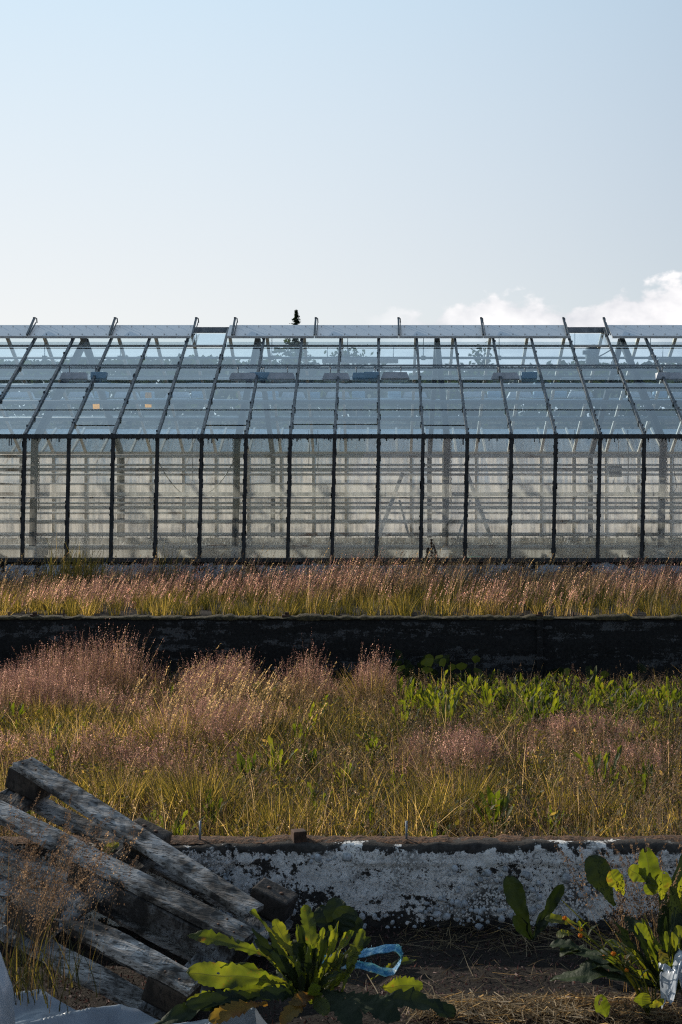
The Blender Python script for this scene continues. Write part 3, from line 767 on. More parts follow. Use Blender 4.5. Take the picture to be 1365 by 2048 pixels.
def wall2():
    r = empty('concrete_wall', (0, 14.1, 0), 'dark sooty concrete wall with mossy top between the weed bed and the meadow', 'wall')
    mb = MB(); xs_ = np.arange(-8, 8, .05); y0 = 14.0
    prof = [(0, -.4)] + [(0, -.35 + .04 * i) for i in range(19)] + [(.01, .41), (.04, .425), (.1, .43), (.19, .42), (.22, .38), (.22, 0)]
    P = []
    for x in xs_:
        for dy, z in prof:
            brd = .012 * math.floor((z + .4) / .16 % 2) if dy < .01 else 0
            n = fbm(x * 3, z * 6, 2) * .010 + fbm(x * 14, z * 20, 4, 3) * .006
            P.append((x, y0 + dy - (n + brd if dy < .02 else 0), z + (fbm(x * 2.5, 4) * .008 if z > .3 else 0)))
    mb.grid(P, len(xs_), len(prof)); mb.build('wall_body', M['dark_wall'], r)
    mb = MB(); mb.box((X(1080, 13.98), 13.975, .05), (.06, .04, .74)); mb.build('joint_strip', M['dark_wall'], r)
    xs_ = np.arange(-8, 8, .02); P = []
    for x in xs_:
        h = max(.0, .020 + fbm(x * 2.4, 3, 1) * .035 + fbm(x * 12, 3, 1, 3) * .020)
        for dy, k in ((-.012, -.5), (-.006, .3), (.04, .8), (.10, 1), (.17, .7), (.22, -.4)):
            P.append((x, y0 + dy + fbm(x * 9, dy * 30) * .01, .425 + h * k))
    mb = MB(); mb.grid(P, len(xs_), 6); mb.build('moss', M['moss_green'], r)['kind'] = 'stuff'
    for px in (18, 128, 517, 646, 1022, 1147):
        mb = MB(); h = random.choice((12, 15, 17)); mb.tube([V(px, 1240, 14.08), V(px, 1236 - h, 14.08)], .008, 5); mb.build('rebar_stub', M['iron'], r)
    for px in (68, 572, 1078):
        mb = MB(); c = V(px, 1236, 14.07); mb.box(c, (.075, .07, .07), bev=.008, jit=.01); mb.box(c + Vector((.01, 0, .035)), (.04, .04, .05), bev=.005); mb.build('iron_bracket', M['iron'], r)
wall2()

# ------------------------------------------------------------ grass, built blade by blade
def frame_ok(x, y, mgn=.35):
    a = (0 - PX) / F * y - mgn - 1.25 - .02 * y; b = (1365 - PX) / F * y + mgn + 1.25 + .02 * y
    return (x > a) & (x < b)
def gza(y):
    return np.interp(y, [-50, 5.31, 5.40, 14.0, 14.22, 60], [0, 0, .10, -.30, .40, .40])
_perm = rng.random((64, 64))
def vnoise(x, y, s):
    x = x * s; y = y * s
    xi = np.floor(x).astype(int); yi = np.floor(y).astype(int); fx = x - xi; fy = y - yi
    fx = fx * fx * (3 - 2 * fx); fy = fy * fy * (3 - 2 * fy)
    g = lambda a, b: _perm[a % 64, b % 64]
    return (g(xi, yi) * (1 - fx) + g(xi + 1, yi) * fx) * (1 - fy) + (g(xi, yi + 1) * (1 - fx) + g(xi + 1, yi + 1) * fx) * fy
def blades(bx, by, L, W, bend, ldir, tint, segs=3, bz=None, droop=0.0):
    """curved tapering strips; returns verts, quads, tint and tip/axis data"""
    n = len(bx)
    if bz is None: bz = gza(by) - .01
    th = rng.uniform(0, 2 * np.pi, n)                    # facing of the blade's width
    wx, wy = np.cos(th), np.sin(th)
    t = np.linspace(0, 1, segs + 1)
    hx = np.cos(ldir); hy = np.sin(ldir)
    V_ = np.zeros((n, segs + 1, 2, 3), np.float32)
    for i, ti in enumerate(t):
        ho = L * bend * ti ** 1.8
        z = bz + L * (ti - droop * ti ** 3) * np.sqrt(np.maximum(1 - (bend * .6) ** 2, .3))
        x = bx + hx * ho; y = by + hy * ho
        w = W * (1 - ti) ** .6 * .5 + 1e-4
        for s_, sg in enumerate((-1, 1)):
            V_[:, i, s_, 0] = x + sg * wx * w; V_[:, i, s_, 1] = y + sg * wy * w; V_[:, i, s_, 2] = z
    base = (np.arange(n) * (segs + 1) * 2)[:, None, None]
    q = np.array([[2 * i, 2 * i + 1, 2 * i + 3, 2 * i + 2] for i in range(segs)])[None]
    Q = (base + q).reshape(-1, 4)
    T = np.repeat(tint, (segs + 1) * 2)
    return V_.reshape(-1, 3), Q, T
def stem_point(bx, by, L, bend, ldir, t, bz):
    ho = L * bend * t ** 1.8
    return bx + np.cos(ldir) * ho, by + np.sin(ldir) * ho, bz + L * t * np.sqrt(np.maximum(1 - (bend * .6) ** 2, .3))
def panicles(bx, by, L, bend, ldir, tint, K, rad, size, t0=.62, bz=None, up=.6):
    n = len(bx)
    if bz is None: bz = gza(by) - .01
    rp = lambda a: np.repeat(a, K)
    t = t0 + (1.04 - t0) * rng.random(n * K) ** .8
    x, y, z = stem_point(rp(bx), rp(by), rp(L), rp(bend), rp(ldir), t, rp(bz))
    r = rp(rad) * (1.06 - t) / (1.06 - t0) * rng.random(n * K) ** .5
    a = rng.uniform(0, 2 * np.pi, n * K)
    x = x + r * np.cos(a) ; y = y + r * np.sin(a); z = z + r * up * rng.random(n * K)
    # each spikelet: a small diamond
    s = rp(size) * rng.uniform(.6, 1.3, n * K)
    d = rng.normal(size=(n * K, 3)); d[:, 2] += 1.2; d[:, 0] += .5; d /= np.linalg.norm(d, axis=1)[:, None]
    e = np.cross(d, rng.normal(size=(n * K, 3))); e /= np.linalg.norm(e, axis=1)[:, None]
    c = np.stack([x, y, z], 1)
    V_ = np.stack([c - d * s[:, None], c + e * s[:, None] * .38, c + d * s[:, None], c - e * s[:, None] * .38], 1)
    Q = (np.arange(n * K) * 4)[:, None] + np.arange(4)[None]
    T = np.repeat(np.clip(rp(tint) + rng.normal(0, .08, n * K), 0, 1), 4)
    return V_.reshape(-1, 3), Q, T
def merge(parts):
    vs, qs, ts = [], [], []; b = 0
    for v, q, t in parts: vs.append(v); qs.append(q + b); ts.append(t); b += len(v)
    return np.concatenate(vs), np.concatenate(qs), np.concatenate(ts)
def scatter(n, y0, y1, dens=None, mgn=.35):
    """random ground points in the wedge seen from the path and a little beyond"""
    ox, oy = [], []; tot = 0
    while tot < n:
        y = rng.uniform(y0, y1, n * 2)
        x = rng.uniform(-.30 * y1 - mgn - 1.4, .25 * y1 + mgn + 1.4, n * 2)
        k = frame_ok(x, y, mgn)
        if dens is not None: k &= rng.random(n * 2) < dens(x, y)
        ox.append(x[k]); oy.append(y[k]); tot += k.sum()
    return np.concatenate(ox)[:n], np.concatenate(oy)[:n]
def blob(x, y, cx, cy, rx, ry): return np.exp(-((x - cx) / rx) ** 2 - ((y - cy) / ry) ** 2)
def stuff(name, parts, mat, label=None):
    v, q, t = merge(parts); o = np_mesh(name, v, q, mat, t); tag(o, label, 'grass', kind='stuff'); return o
N_ = lambda m, s, n, lo, hi: np.clip(rng.normal(m, s, n), lo, hi)

def tufts(nt, per, y0, y1, dens=None, spread=.03, mgn=.35):
    """grass grows in tufts: points crowd at tuft centres and lean outwards"""
    tx, ty = scatter(nt, y0, y1, dens, mgn)
    n = nt * per; k = np.repeat(np.arange(nt), per)
    sz = rng.uniform(.5, 1.6, nt)[k]
    a = rng.uniform(0, 2 * np.pi, n); r = spread * sz * rng.random(n) ** .6
    x = tx[k] + r * np.cos(a); y = np.clip(ty[k] + r * np.sin(a), y0, y1)
    return x, y, a + rng.normal(0, .5, n), k, rng.random(nt)[k], rng.random(nt)[k]
# strip of meadow between the dark wall and the glasshouse
def meadow():
    n = 34; nt = 1350
    x, y, a, k, r1, r2 = tufts(nt, n, 14.24, 19.9, None, .07)
    n = len(x); g = vnoise(x + 30, y, .7)
    h = (.08 + .10 * vnoise(x, y, 1.1) + .09 * r1) * rng.uniform(.5, 1.25, n)
    stuff('grass', [blades(x, y, h, np.full(n, .006), N_(.4, .25, n, 0, .95), a, np.clip(.16 + .45 * g + .3 * r2 + rng.normal(0, .14, n), 0, 1))], GRASS_G, 'green undergrowth of the meadow strip before the glasshouse')
    def dn(x, y): return .08 + .92 * np.clip(vnoise(x, y, .9) * 2.4 - .7, 0, 1) * (vnoise(x + 5, y, 3.1) > .25)
    x, y, a, k, r1, r2 = tufts(2300, 7, 14.5, 19.6, dn, .07)
    n = len(x)
    tall = .12 + .20 * r1 + .10 * vnoise(x + 9, y, .8) + .09 * blob(x, y, .3, 17, 1.3, 3) - .08 * blob(x, y, -5, 16, 2.0, 3)
    L = tall * rng.uniform(.65, 1.3, n); b = N_(.30, .13, n, 0, .7); ld = np.arctan2(np.sin(a) * .5, np.cos(a) * .5 + .75); ti = np.clip(.02 + .62 * r2 + rng.normal(0, .2, n), 0, 1)
    stuff('grass', [blades(x, y, L, np.full(n, .0032), b, ld, np.clip(ti + .2, 0, 1))], GRASS_S, 'straw stems of the meadow strip before the glasshouse')
    hf = (vnoise(x + 60, y, .6) + rng.normal(0, .12, n)) > .5
    for sel, mt, lb in ((hf, GRASS_P, 'pinkish seed heads of the meadow strip before the glasshouse'), (~hf, DUSTY, 'straw-coloured seed heads of the meadow strip before the glasshouse')):
        q_ = lambda v: v[sel]
        stuff('grass', [panicles(q_(x), q_(y), q_(L), q_(b), q_(ld), np.clip(q_(ti) + .2, 0, 1), 16, np.full(sel.sum(), .014), np.full(sel.sum(), .0075), .62, up=.3)], mt, lb)
    # a green clump of reed grass on the left, standing taller than the rest
    n = 380; x = rng.normal(X(150, 17.9), .18, n); y = rng.normal(17.9, .2, n)
    stuff('reed_grass', [blades(x, y, N_(.44, .16, n, .15, .82), np.full(n, .012), N_(.2, .15, n, 0, .6), rng.normal(0, 1.2, n), N_(.66, .12, n, 0, 1), 4)], GRASS_G, 'bright green reed grass clump standing tall against the glass')
    n = 60; x = rng.normal(X(337, 18.9), .10, n); y = rng.normal(18.9, .12, n)
    stuff('reed_grass', [blades(x, y, N_(.48, .15, n, .2, .75), np.full(n, .008), N_(.2, .15, n, 0, .6), rng.normal(0, 1.2, n), N_(.55, .12, n, 0, 1), 4)], GRASS_G, 'thin green grass clump right of the bright reed grass')
    n = 420; x, y = scatter(n, 17.0, 19.7); L = N_(.40, .10, n, .2, .72)
    b = N_(.32, .12, n, 0, .6); ld = rng.normal(0, .5, n); ti = N_(.75, .14, n, 0, 1)
    stuff('grass', [blades(x, y, L, np.full(n, .004), b, ld, ti, 4), panicles(x, y, L, b, ld, ti, 14, np.full(n, .010), np.full(n, .010), .8)], GRASS_S, 'tallest pale stalks in front of the glass')
meadow()

def bed():
    # low base of mixed grass all over the sunken bed
    dens = lambda x, y: .25 + .75 * vnoise(x, y, 1.6)
    x, y, a, k, r1, r2 = tufts(3500, 24, 5.42, 13.6, dens, .05); n = len(x)
    dock = blob(x, y, X(1090, 12), 11.7, 1.9, 1.3)
    g = vnoise(x + 7, y + 3, .55)
    h = (.06 + .10 * vnoise(x, y, .8) + .14 * r1 ** 3) * (1 - .68 * dock) * np.interp(y, [5.4, 6.3, 8, 13], [.5, .75, .85, 1.05])
    ti = np.clip(.06 + .42 * g + .45 * r2 + rng.normal(0, .20, n) - .1 * dock, 0, 1)
    stuff('grass', [blades(x, y, h * rng.uniform(.5, 1.5, n), rng.uniform(.003, .007, n), N_(.5, .28, n, 0, 1.1), a, ti, 3)], GRASS_G, 'yellowing green grass all over the sunken bed')
    # brown dry thatch between
    n = 32000; x, y = scatter(n, 5.42, 13.6)
    stuff('grass', [blades(x, y, rng.uniform(.06, .26, n), rng.uniform(.0015, .0035, n), N_(.6, .35, n, 0, 1.2), rng.uniform(0, 6.28, n), N_(.32, .28, n, 0, 1), 3)], GRASS_S, 'dry brown thatch of the sunken bed')
    # fine pink bent grass; the tall clumps stand before the dark wall
    tallc = [(X(90, 12.6), 12.6, .50, .4, .40, 1.0), (X(190, 12.4), 12.4, .35, .4, .36, .6), (X(285, 12.6), 12.5, .30, .3, .34, .7), (X(430, 12.3), 12.2, .36, .5, .40, 1.5), (X(500, 12.8), 12.8, .18, .3, .25, .5),
             (X(585, 12.6), 12.5, .30, .3, .31, .9), (X(625, 12.4), 12.4, .12, .2, .34, .6), (X(738, 12.3), 12.2, .17, .25, .60, 2.4), (X(20, 11.8), 11.6, .5, .5, .25, .9), (X(150, 11.4), 11.4, .6, .4, .22, .6),
             (X(380, 9.6), 9.6, .4, .6, .16, .6), (X(330, 8.2), 8.2, .35, .4, .12, .5), (X(470, 10.6), 10.4, .4, .6, .18, .5), (X(900, 8.6), 8.6, .24, .35, .18, 1.0), (X(1180, 9.6), 9.6, .30, .4, .18, .7),
             (X(1050, 8.0), 8.0, .7, .6, .07, .15), (X(1300, 8.2), 8.2, .4, .5, .08, .2), (X(60, 8.6), 8.6, .5, .6, .10, .25)]
    def dn(x, y): return np.clip(sum(w * blob(x, y, cx, cy, rx, ry) for cx, cy, rx, ry, hh, w in tallc), 0, 1.4) / 1.4 * (vnoise(x, y, 4) > .4)
    x, y, a, k, r1, r2 = tufts(1150, 11, 5.6, 13.7, dn, .05); n = len(x)
    hh_ = sum(h * blob(x, y, cx, cy, rx * 1.2, ry * 1.2) for cx, cy, rx, ry, h, w in tallc)
    L = np.clip(.15 + hh_ * .76 * (.6 + .55 * r1), .12, .70) * rng.uniform(.66, 1.1, n)
    b = N_(.16, .10, n, 0, .5); ld = np.arctan2(np.sin(a), np.cos(a) + .5); ti = np.clip(.30 + .42 * r2 + rng.normal(0, .16, n), 0, 1)
    stuff('grass', [blades(x, y, L, np.full(n, .0018), b, ld, np.clip(ti, 0, 1))], GRASS_S, 'stems of the pink bent grass clumps')
    stuff('grass', [panicles(x, y, L, b, ld, ti, 24, .022 + .03 * rng.random(n), np.full(n, .0047), .5)], GRASS_P, 'airy pink bent grass clumps of the sunken bed')
    # thin brownish seed heads everywhere
    x, y, a, k, r1, r2 = tufts(2000, 9, 5.6, 13.4, lambda x, y: .15 + .85 * vnoise(x + 3, y + 8, 1.3), .06); n = len(x)
    L = (.10 + .22 * r1) * rng.uniform(.7, 1.2, n); b = N_(.35, .22, n, 0, .9); ti = np.clip(.05 + .6 * r2 + rng.normal(0, .2, n), 0, 1)
    stuff('grass', [blades(x, y, L, np.full(n, .0018), b, a, ti), panicles(x, y, L, b, a, ti, 18, .016 + .02 * rng.random(n), np.full(n, .0042), .6)], DUSTY, 'thin brownish seed heads over the sunken bed')
    # pale golden oat-like heads left of the middle
    n = 150; x = rng.normal(X(425, 10), .30, n); y = rng.normal(9.8, .6, n)
    L = N_(.46, .09, n, .25, .72); b = N_(.34, .1, n, .1, .6); ld = rng.normal(.1, .5, n); ti = N_(.75, .14, n, 0, 1)
    stuff('grass', [blades(x, y, L, np.full(n, .003), b, ld, ti - .2, 4), panicles(x, y, L, b, ld, ti, 26, np.full(n, .012), np.full(n, .008), .72, up=.2)], GRASS_S, 'pale golden oat-like heads left of the middle of the bed')
    # scattered pale dead stalks and bent straws that catch the sun
    n = 1200; x, y = scatter(n, 5.6, 13.2)
    stuff('grass', [blades(x, y, rng.uniform(.12, .42, n), rng.uniform(.002, .004, n), N_(.7, .35, n, 0, 1.3), rng.uniform(0, 6.28, n), N_(.85, .12, n, 0, 1), 4)], GRASS_S, 'pale dead stalks catching the sun over the bed')
    # small leaves of clover, vetch and seedlings all through the grass
    x, y, a, k, r1, r2 = tufts(4200, 20, 5.45, 13.5, lambda x, y: .2 + .8 * vnoise(x + 40, y, 2.2), .09); n = len(x)
    z = gza(y) + (.03 + .17 * r1) * rng.random(n) ** .7 * np.interp(y, [5.5, 7], [.7, 1])
    s_ = rng.uniform(.005, .015, n) * (.6 + .9 * r2)
    d = rng.normal(size=(n, 3)); d[:, 2] += .5; d /= np.linalg.norm(d, axis=1)[:, None]
    e = np.cross(d, rng.normal(size=(n, 3))); e /= np.linalg.norm(e, axis=1)[:, None]
    c = np.stack([x, y, z], 1)
    v = np.stack([c - d * s_[:, None], c - e * s_[:, None] * .5, c + d * s_[:, None], c + e * s_[:, None] * .5], 1).reshape(-1, 3)
    o = np_mesh('small_leaves', v, np.arange(n * 4).reshape(-1, 4), FLECK, np.repeat(np.clip(.1 + .55 * r2 + rng.normal(0, .2, n), 0, 1), 4))
    tag(o, 'small mixed leaves growing low all through the sunken bed', 'ground cover', kind='stuff')
    # golden green tufts
    tf = [(X(735, 12.1), 12.0, .14, .36), (X(470, 11.8), 11.8, .3, .26), (X(350, 9.5), 9.2, .16, .30), (X(930, 7.1), 7.1, .15, .26), (X(400, 6.9), 6.9, .2, .28), (X(120, 10.8), 10.8, .3, .22), (X(250, 7.2), 7.2, .2, .22), (X(860, 6.6), 6.6, .14, .26), (X(1180, 6.9), 6.9, .2, .18), (X(30, 7.2), 7.2, .2, .2), (X(560, 6.4), 6.4, .16, .2)]
    P_ = []
    for cx, cy, rr, hh in tf:
        n = int(800 * rr / .25); x = rng.normal(cx, rr * .5, n); y = rng.normal(cy, rr * .5, n); y = np.clip(y, 5.55, 13.6)
        P_.append(blades(x, y, hh * rng.uniform(.4, 1.2, n), np.full(n, .0042), N_(.4, .2, n, 0, .9), np.arctan2(y - cy, x - cx) + rng.normal(0, .6, n), N_(.62, .16, n, 0, 1), 4))
    stuff('grass', P_, GRASS_G, 'golden green tufts of the sunken bed')
bed()

# ------------------------------------------------------------ leaves
def leaf(mb, base, tip, w, curl=.15, side=(0, 0, 1), teeth=0.0, nu=15, wave=.02, fold=.25, seed=0.0, mi=0, wpos=.6, rib=False):
    """one strap leaf: a curved, folded, wavy-edged blade with a midrib"""
    base, tip = Vector(base), Vector(tip); d = tip - base; L = d.length; dn = d.normalized()
    sd_ = Vector(side); up = (sd_ - dn * sd_.dot(dn))
    up = up.normalized() if up.length > 1e-3 else Vector((0, -1, 0))
    lat = dn.cross(up).normalized()
    P = []
    cols_ = (-1, -.8, -.55, -.3, -.03, .03, .3, .55, .8, 1) if rib else (-1, -.66, -.33, 0, .33, .66, 1)
    for i in range(nu):
        t = i / (nu - 1)
        c = base + d * t + up * (curl * L * math.sin(math.pi * t) )
        ww = w * .5 * ((.10 + .90 * min(1, (t / wpos)) ** 1.25) if t < wpos else math.sqrt(max(0, 1 - ((t - wpos) / (1 - wpos)) ** 2.2))) + .002
        nz = noise.noise(Vector((t * 5, seed * 3, 1)))
        ww *= 1 + .16 * nz
        if teeth:
            ph = (t * (8 + 5 * teeth) + nz * 1.2 + seed) % 1.0
            ww *= 1 - min(.75, teeth * 2.0) * (1 - ph) * (1.15 - t * .75)
        c = c + lat * (.05 * w * noise.noise(Vector((t * 3, seed, 7))) * 2)
        for u in cols_:
            wv = wave * L * abs(u) ** 1.5 * (math.sin(t * 15 + seed + u * 1.7) + .5 * math.sin(t * 31 + seed * 2 + u)) + w * .022 * math.sin(t * (30 + 9 * math.sin(seed)) - abs(u) * 4 + seed + 2 * nz) * (1 - abs(abs(u) * 2 - 1))
            P.append(c + lat * (u * ww) + up * (abs(u) * ww * fold + wv))
    k0 = len(mb.m); mb.grid(P, nu, len(cols_), mi, True)
    if rib and mi == 0:
        for q in range(nu - 1):
            mb.m[k0 + q * 9 + 4] = 3
def rosette(mb, c, n, L, w, el=(20, 80), seed=0, teeth=.2):
    rr = random.Random(seed)
    for i in range(n):
        a = rr.uniform(0, 6.28); e = R(rr.uniform(*el)); l = L * rr.uniform(.6, 1.15)
        d = Vector((math.cos(a) * math.cos(e), math.sin(a) * math.cos(e), math.sin(e)))
        c_ = Vector(c) + Vector((d.x, d.y, 0)) * .03; leaf(mb, c_, c_ + d * l, w * rr.uniform(.7, 1.2), rr.uniform(-.05, .14), (-d.x * .4, -d.y * .4, 1), teeth, 14, .025, .3, rr.random() * 6)

M['rib'] = m_leaf('leaf_rib', [(.3, (.05, .065, .018)), (.7, (.10, .11, .035))], .4, attr=False)
# upright broad-leaved plants in the bed: four built, the rest copied
protos = []
for k in range(6):
    mb = MB(); rosette(mb, (0, 0, 0), (9, 12, 7, 14, 10, 8)[k], (.22, .18, .25, .20, .23, .15)[k], (.028, .024, .032, .024, .028, .036)[k], (50, 90), 50 + k, .3)
    o = mb.build('broadleaf_weed', LEAF); protos.append(o)
cnt = 0
spots = []
rr = random.Random(4)
while len(spots) < 225:
    y = rr.uniform(9.6, 13.4); x = rr.uniform(X(760, y), X(1400, y))
    if rr.random() < blob(x, y, X(1090, 12), 11.7, 2.0, 1.3) * (.35 + .65 * (noise.noise(Vector((x * 2.2, y * 2.2, 4))) > -.1)) and (x > X(800, y)): spots.append((x, y, 1))
while len(spots) < 280:
    y = rr.uniform(5.9, 12.6); x = rr.uniform(X(0, y), X(1365, y)); spots.append((x, y, 0))
for (px, py_) in ((487, 12.3), (515, 12.2), (322, 12.0), (345, 11.9), (205, 11.9), (470, 12.0), (625, 10.4), (550, 8.2), (500, 7.8), (1200, 7.6), (1290, 7.4), (990, 6.5), (745, 8.8)):
    spots.append((X(px, py_), py_, 0))
for i, (x, y, dk) in enumerate(spots):
    if i < 6: o = protos[i]
    else: o = protos[rr.randrange(6)].copy(); col.objects.link(o)
    o.location = (x, y, gz(y) + (0.02 if dk else .0)); s = rr.uniform(.7, 1.25) if dk else rr.uniform(.5, .95)
    if i >= 280: s = 1.1
    o.scale = (s, s, s); o.rotation_euler = (0, 0, rr.uniform(0, 6.28))
    if dk: tag(o, 'upright green dock-like plant in the dense leafy patch before the dark wall', 'plant', 'leafy plants crowding before the dark wall')
    else: tag(o, 'small bright green broad-leaved weed scattered among the dry grass of the bed', 'plant', 'broad-leaved weeds scattered in the bed')
# round-leaved patch in the shade at the foot of the wall
mb = MB(); rr = random.Random(9)
for i in range(70):
    y = rr.uniform(13.1, 13.9); x = rr.uniform(X(790, y), X(960, y)) if i < 45 else rr.uniform(X(960, y), X(1365, y)); z = gz(y) + rr.uniform(.1, .42 if i < 45 else .3)
    leaf(mb, (x, y, z - .08), (x + rr.uniform(-.05, .05), y - .05, z), rr.uniform(.08, .13), .1, (0, -1, .6), 0, 7, .02, .1, i, 0, .55)
    mb.tube([(x, y + .02, gz(y)), (x, y, z - .08)], .003, 4)
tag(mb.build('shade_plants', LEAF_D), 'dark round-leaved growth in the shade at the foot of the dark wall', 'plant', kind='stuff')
# rusty seed stalks
def stalk(base, h, lean, r, lab, mat, n=260, sz=.012):
    root = empty('dock_stalk', base, lab, 'plant')
    b = Vector(base); mb = MB(); heads = MB()
    for k, (dx, hh) in enumerate(((0, 1), (-.35, .82), (.3, .88))):
        tip = b + Vector((lean * h + dx * r * 1.6, 0, h * hh)); pts = [b.lerp(tip, t) + Vector((dx * r * 2 * math.sin(3.1 * t), 0, 0)) for t in np.linspace(0, 1, 6)]
        mb.tube(pts, [.006, .006, .005, .004, .003, .002], 5)
        for i in range(n // 3):
            t = random.random() ** .8 * .68 + .32; c = b.lerp(tip, t) + Vector((dx * r * 2 * math.sin(3.1 * t), 0, 0)); rr_ = r * (1.15 - t) * random.random() * 1.2
            a = random.random() * 6.28; c += Vector((math.cos(a) * rr_, math.sin(a) * rr_, 0)); s = sz * random.uniform(.5, 1.2)
            n1 = Vector((random.gauss(0, 1), random.gauss(0, 1), random.gauss(0, 1))).normalized() * s; n2 = n1.orthogonal().normalized() * s * .7
            heads.add([c - n1, c - n2, c + n1, c + n2], [(0, 1, 2, 3)])
    mb.build('stem', M['iron'], root); heads.build('seed_head', mat, root)['kind'] = 'stuff'
M['rust_seed'] = m_leaf('rust_seed', [(.3, (.03, .015, .010)), (.7, (.09, .045, .03))], .25, attr=False, scale=40, tscale=1.2)
M['gold_seed'] = m_leaf('gold_seed', [(.3, (.10, .07, .02)), (.7, (.24, .17, .06))], .4, attr=False, scale=40, tscale=1.2)
M['pink_seed'] = m_leaf('pink_seed', [(.3, (.30, .16, .11)), (.7, (.45, .27, .18))], .4, attr=False, scale=40, tscale=1.2)
stalk((X(865, 19.5), 19.5, .4), Z(1078, 19.5) - .4, -.02, .07, 'dark rusty dock seed stalk standing up before the glass', M['rust_seed'], 600, .013)
stalk((X(890, 19.2), 19.2, .4), Z(1120, 19.2) - .4, -.75, .08, 'golden brown seed stalk leaning left before the base wall', M['gold_seed'], 420, .014)
stalk((X(232, 12.9), 12.9, -.25), Z(1280, 12.9) + .25, -.02, .045, 'pale pinkish seed stalk against the dark wall at the left', M['pink_seed'], 300, .010)
stalk((X(1140, 11.6), 11.6, -.2), .46, .05, .10, 'brown seed stalk rising from the leafy patch', M['rust_seed'], 260, .010)

# ------------------------------------------------------------ overturned pallet
def pallet():
    O = Vector((-.36, 5.03, .215))                  # top of the far right block
    u = Vector((-.93, .33, .358)).normalized()       # along the boards, up to the left
    w = Vector((-.43, -.88, -.11)); w = (w - u * w.dot(u)).normalized()   # across, towards the viewer
    n = u.cross(w); n = n if n.z > 0 else -n
    Mx = Matrix((u, w, n)).transposed()
    def P(a, b, c=0.0): return O + u * a + w * b + n * c
    r = empty('wooden_pallet', P(.5, .35, -.2), 'overturned weathered grey wooden pallet leaning on the low wall, one board twisted loose', 'pallet')
    bw = .10
    def block(a, b, nm=True):
        mb = MB(); mb.box(P(a, b, -.045), (.145, .10, .088), Mx, bev=.008, jit=.006)
        mb.build('block', M['wood_dark'], r)
    def board(p, q, wd, th, mat, name='board', twist=0.0, nseg=44, seed=0, broken=False, lab=None):
        p, q = Vector(p), Vector(q); d = (q - p).normalized(); x = d.cross(n).normalized(); nn = x.cross(d)
        if nn.dot(n) < 0: nn = -nn
        Pn = []; L = (q - p).length
        for i in range(nseg):
            t = i / (nseg - 1); c = p.lerp(q, t)
            e = 0.0015
            for (sx, sz) in ((-1, -1), (-1, .7), (-.93, 1), (-.5, 1), (0, 1), (.5, 1), (.93, 1), (1, .7), (1, -1), (0, -1), (-1, -1)):
                jj = noise.noise(Vector((t * L * 6, sx * 2, sz + seed))) * .006 + noise.noise(Vector((t * L * 25, sx * 5, seed))) * .003
                cc = c
                if broken and i == nseg - 1: cc = c + d * (noise.noise(Vector((sx * 7, sz * 3, seed))) * .12)
                elif i in (0, nseg - 1):
                    cc = c + d * (noise.noise(Vector((sx * 5, sz * 2, seed + i))) * .012)
                Pn.append(cc + x * (sx * wd / 2 + jj * (abs(sx) > .9)) + nn * (sz * th / 2 + jj * .8) )
        mb = MB(); mb.grid(Pn, nseg, 11, smooth=False)
        k = len(Pn)
        mb.add([Pn[j] for j in range(10)], [tuple(range(10))]); mb.add([Pn[k - 11 + j] for j in range(10)], [tuple(range(10))[::-1]])
        o = mb.build(name, mat, r)
        if lab: o['label'] = lab
        return o
    L = 1.06
    rows = (0.0, .35, .70)
    for b in rows:
        for a in (0.0, L / 2, L):
            block(a, b)
    # long skid boards (top, as it lies)
    t_ = .011
    board(P(L + .050, 0, t_), P(-.02, .215, t_ + .012), .105, .022, M['wood'], seed=1, lab='grey board twisted loose at its lower end')
    board(P(L + .2, .35, t_), P(-.075, .35, t_), .105, .022, M['wood'], seed=2)
    board(P(-.075, .70, t_), P(.36, .70, t_), .10, .024, M['wood'], seed=3, broken=True, lab='short splintered end of a broken board')
    # long bearers between the blocks (the dark planks seen under the skids)
    for a in (0.0, L / 2, L):
        board(P(a, -.06, -.089 - t_), P(a, .78, -.089 - t_), .13, .022, M['wood_cross'], 'cross_board', seed=5 + a)
    for b in (-.01, .16, .35, .53, .71):
        board(P(-.08, b, -.125), P(L + .09, b, -.125), .10 if b != .16 else .08, .02, M['wood'], 'deck_board', seed=9 + b)
    board(P(-.06, .40, -.048), P(L * .48, .40, -.048), .02, .08, M['wood_cross'], 'deck_board', seed=31)
    for (a, b) in ((L, .0), (L / 2 + .01, .12), (.03, .20), (L, .35), (L / 2, .35), (0, .35), (0, .70), (L / 2 - .22, .70)):
        for s_ in (-1, 1):
            for q in (-1, 1):
                c = P(a + s_ * .03 + random.uniform(-.006, .006), b + q * .025, .0225)
                mb = MB(); mb.tube([c, c + n * .0025], .0045, 7); mb.build('nail', M['iron'], r)
    for (a, b) in ((0, 0), (L / 2, 0)):
        mb = MB()
        for s in (-1, 1):
            mb.tube([P(a + s * .025, b, -.001), P(a + s * .025, b, .0025)], .008, 8)
        mb.build('nail', M['iron'], r)
    for nm, p in (('far-right', P(0, 0)), ('far-mid', P(L / 2, 0)), ('far-left', P(L, 0)), ('mid-right', P(0, .35)), ('near-right', P(0, .7)), ('near mid', P(L / 2, .7))):
        print('PAL', nm, [round(v) for v in (PX + p.x * F / p.y, PY - (p.z - EYE) * F / p.y)], round(p.y, 2), round(p.z, 2))
pallet()

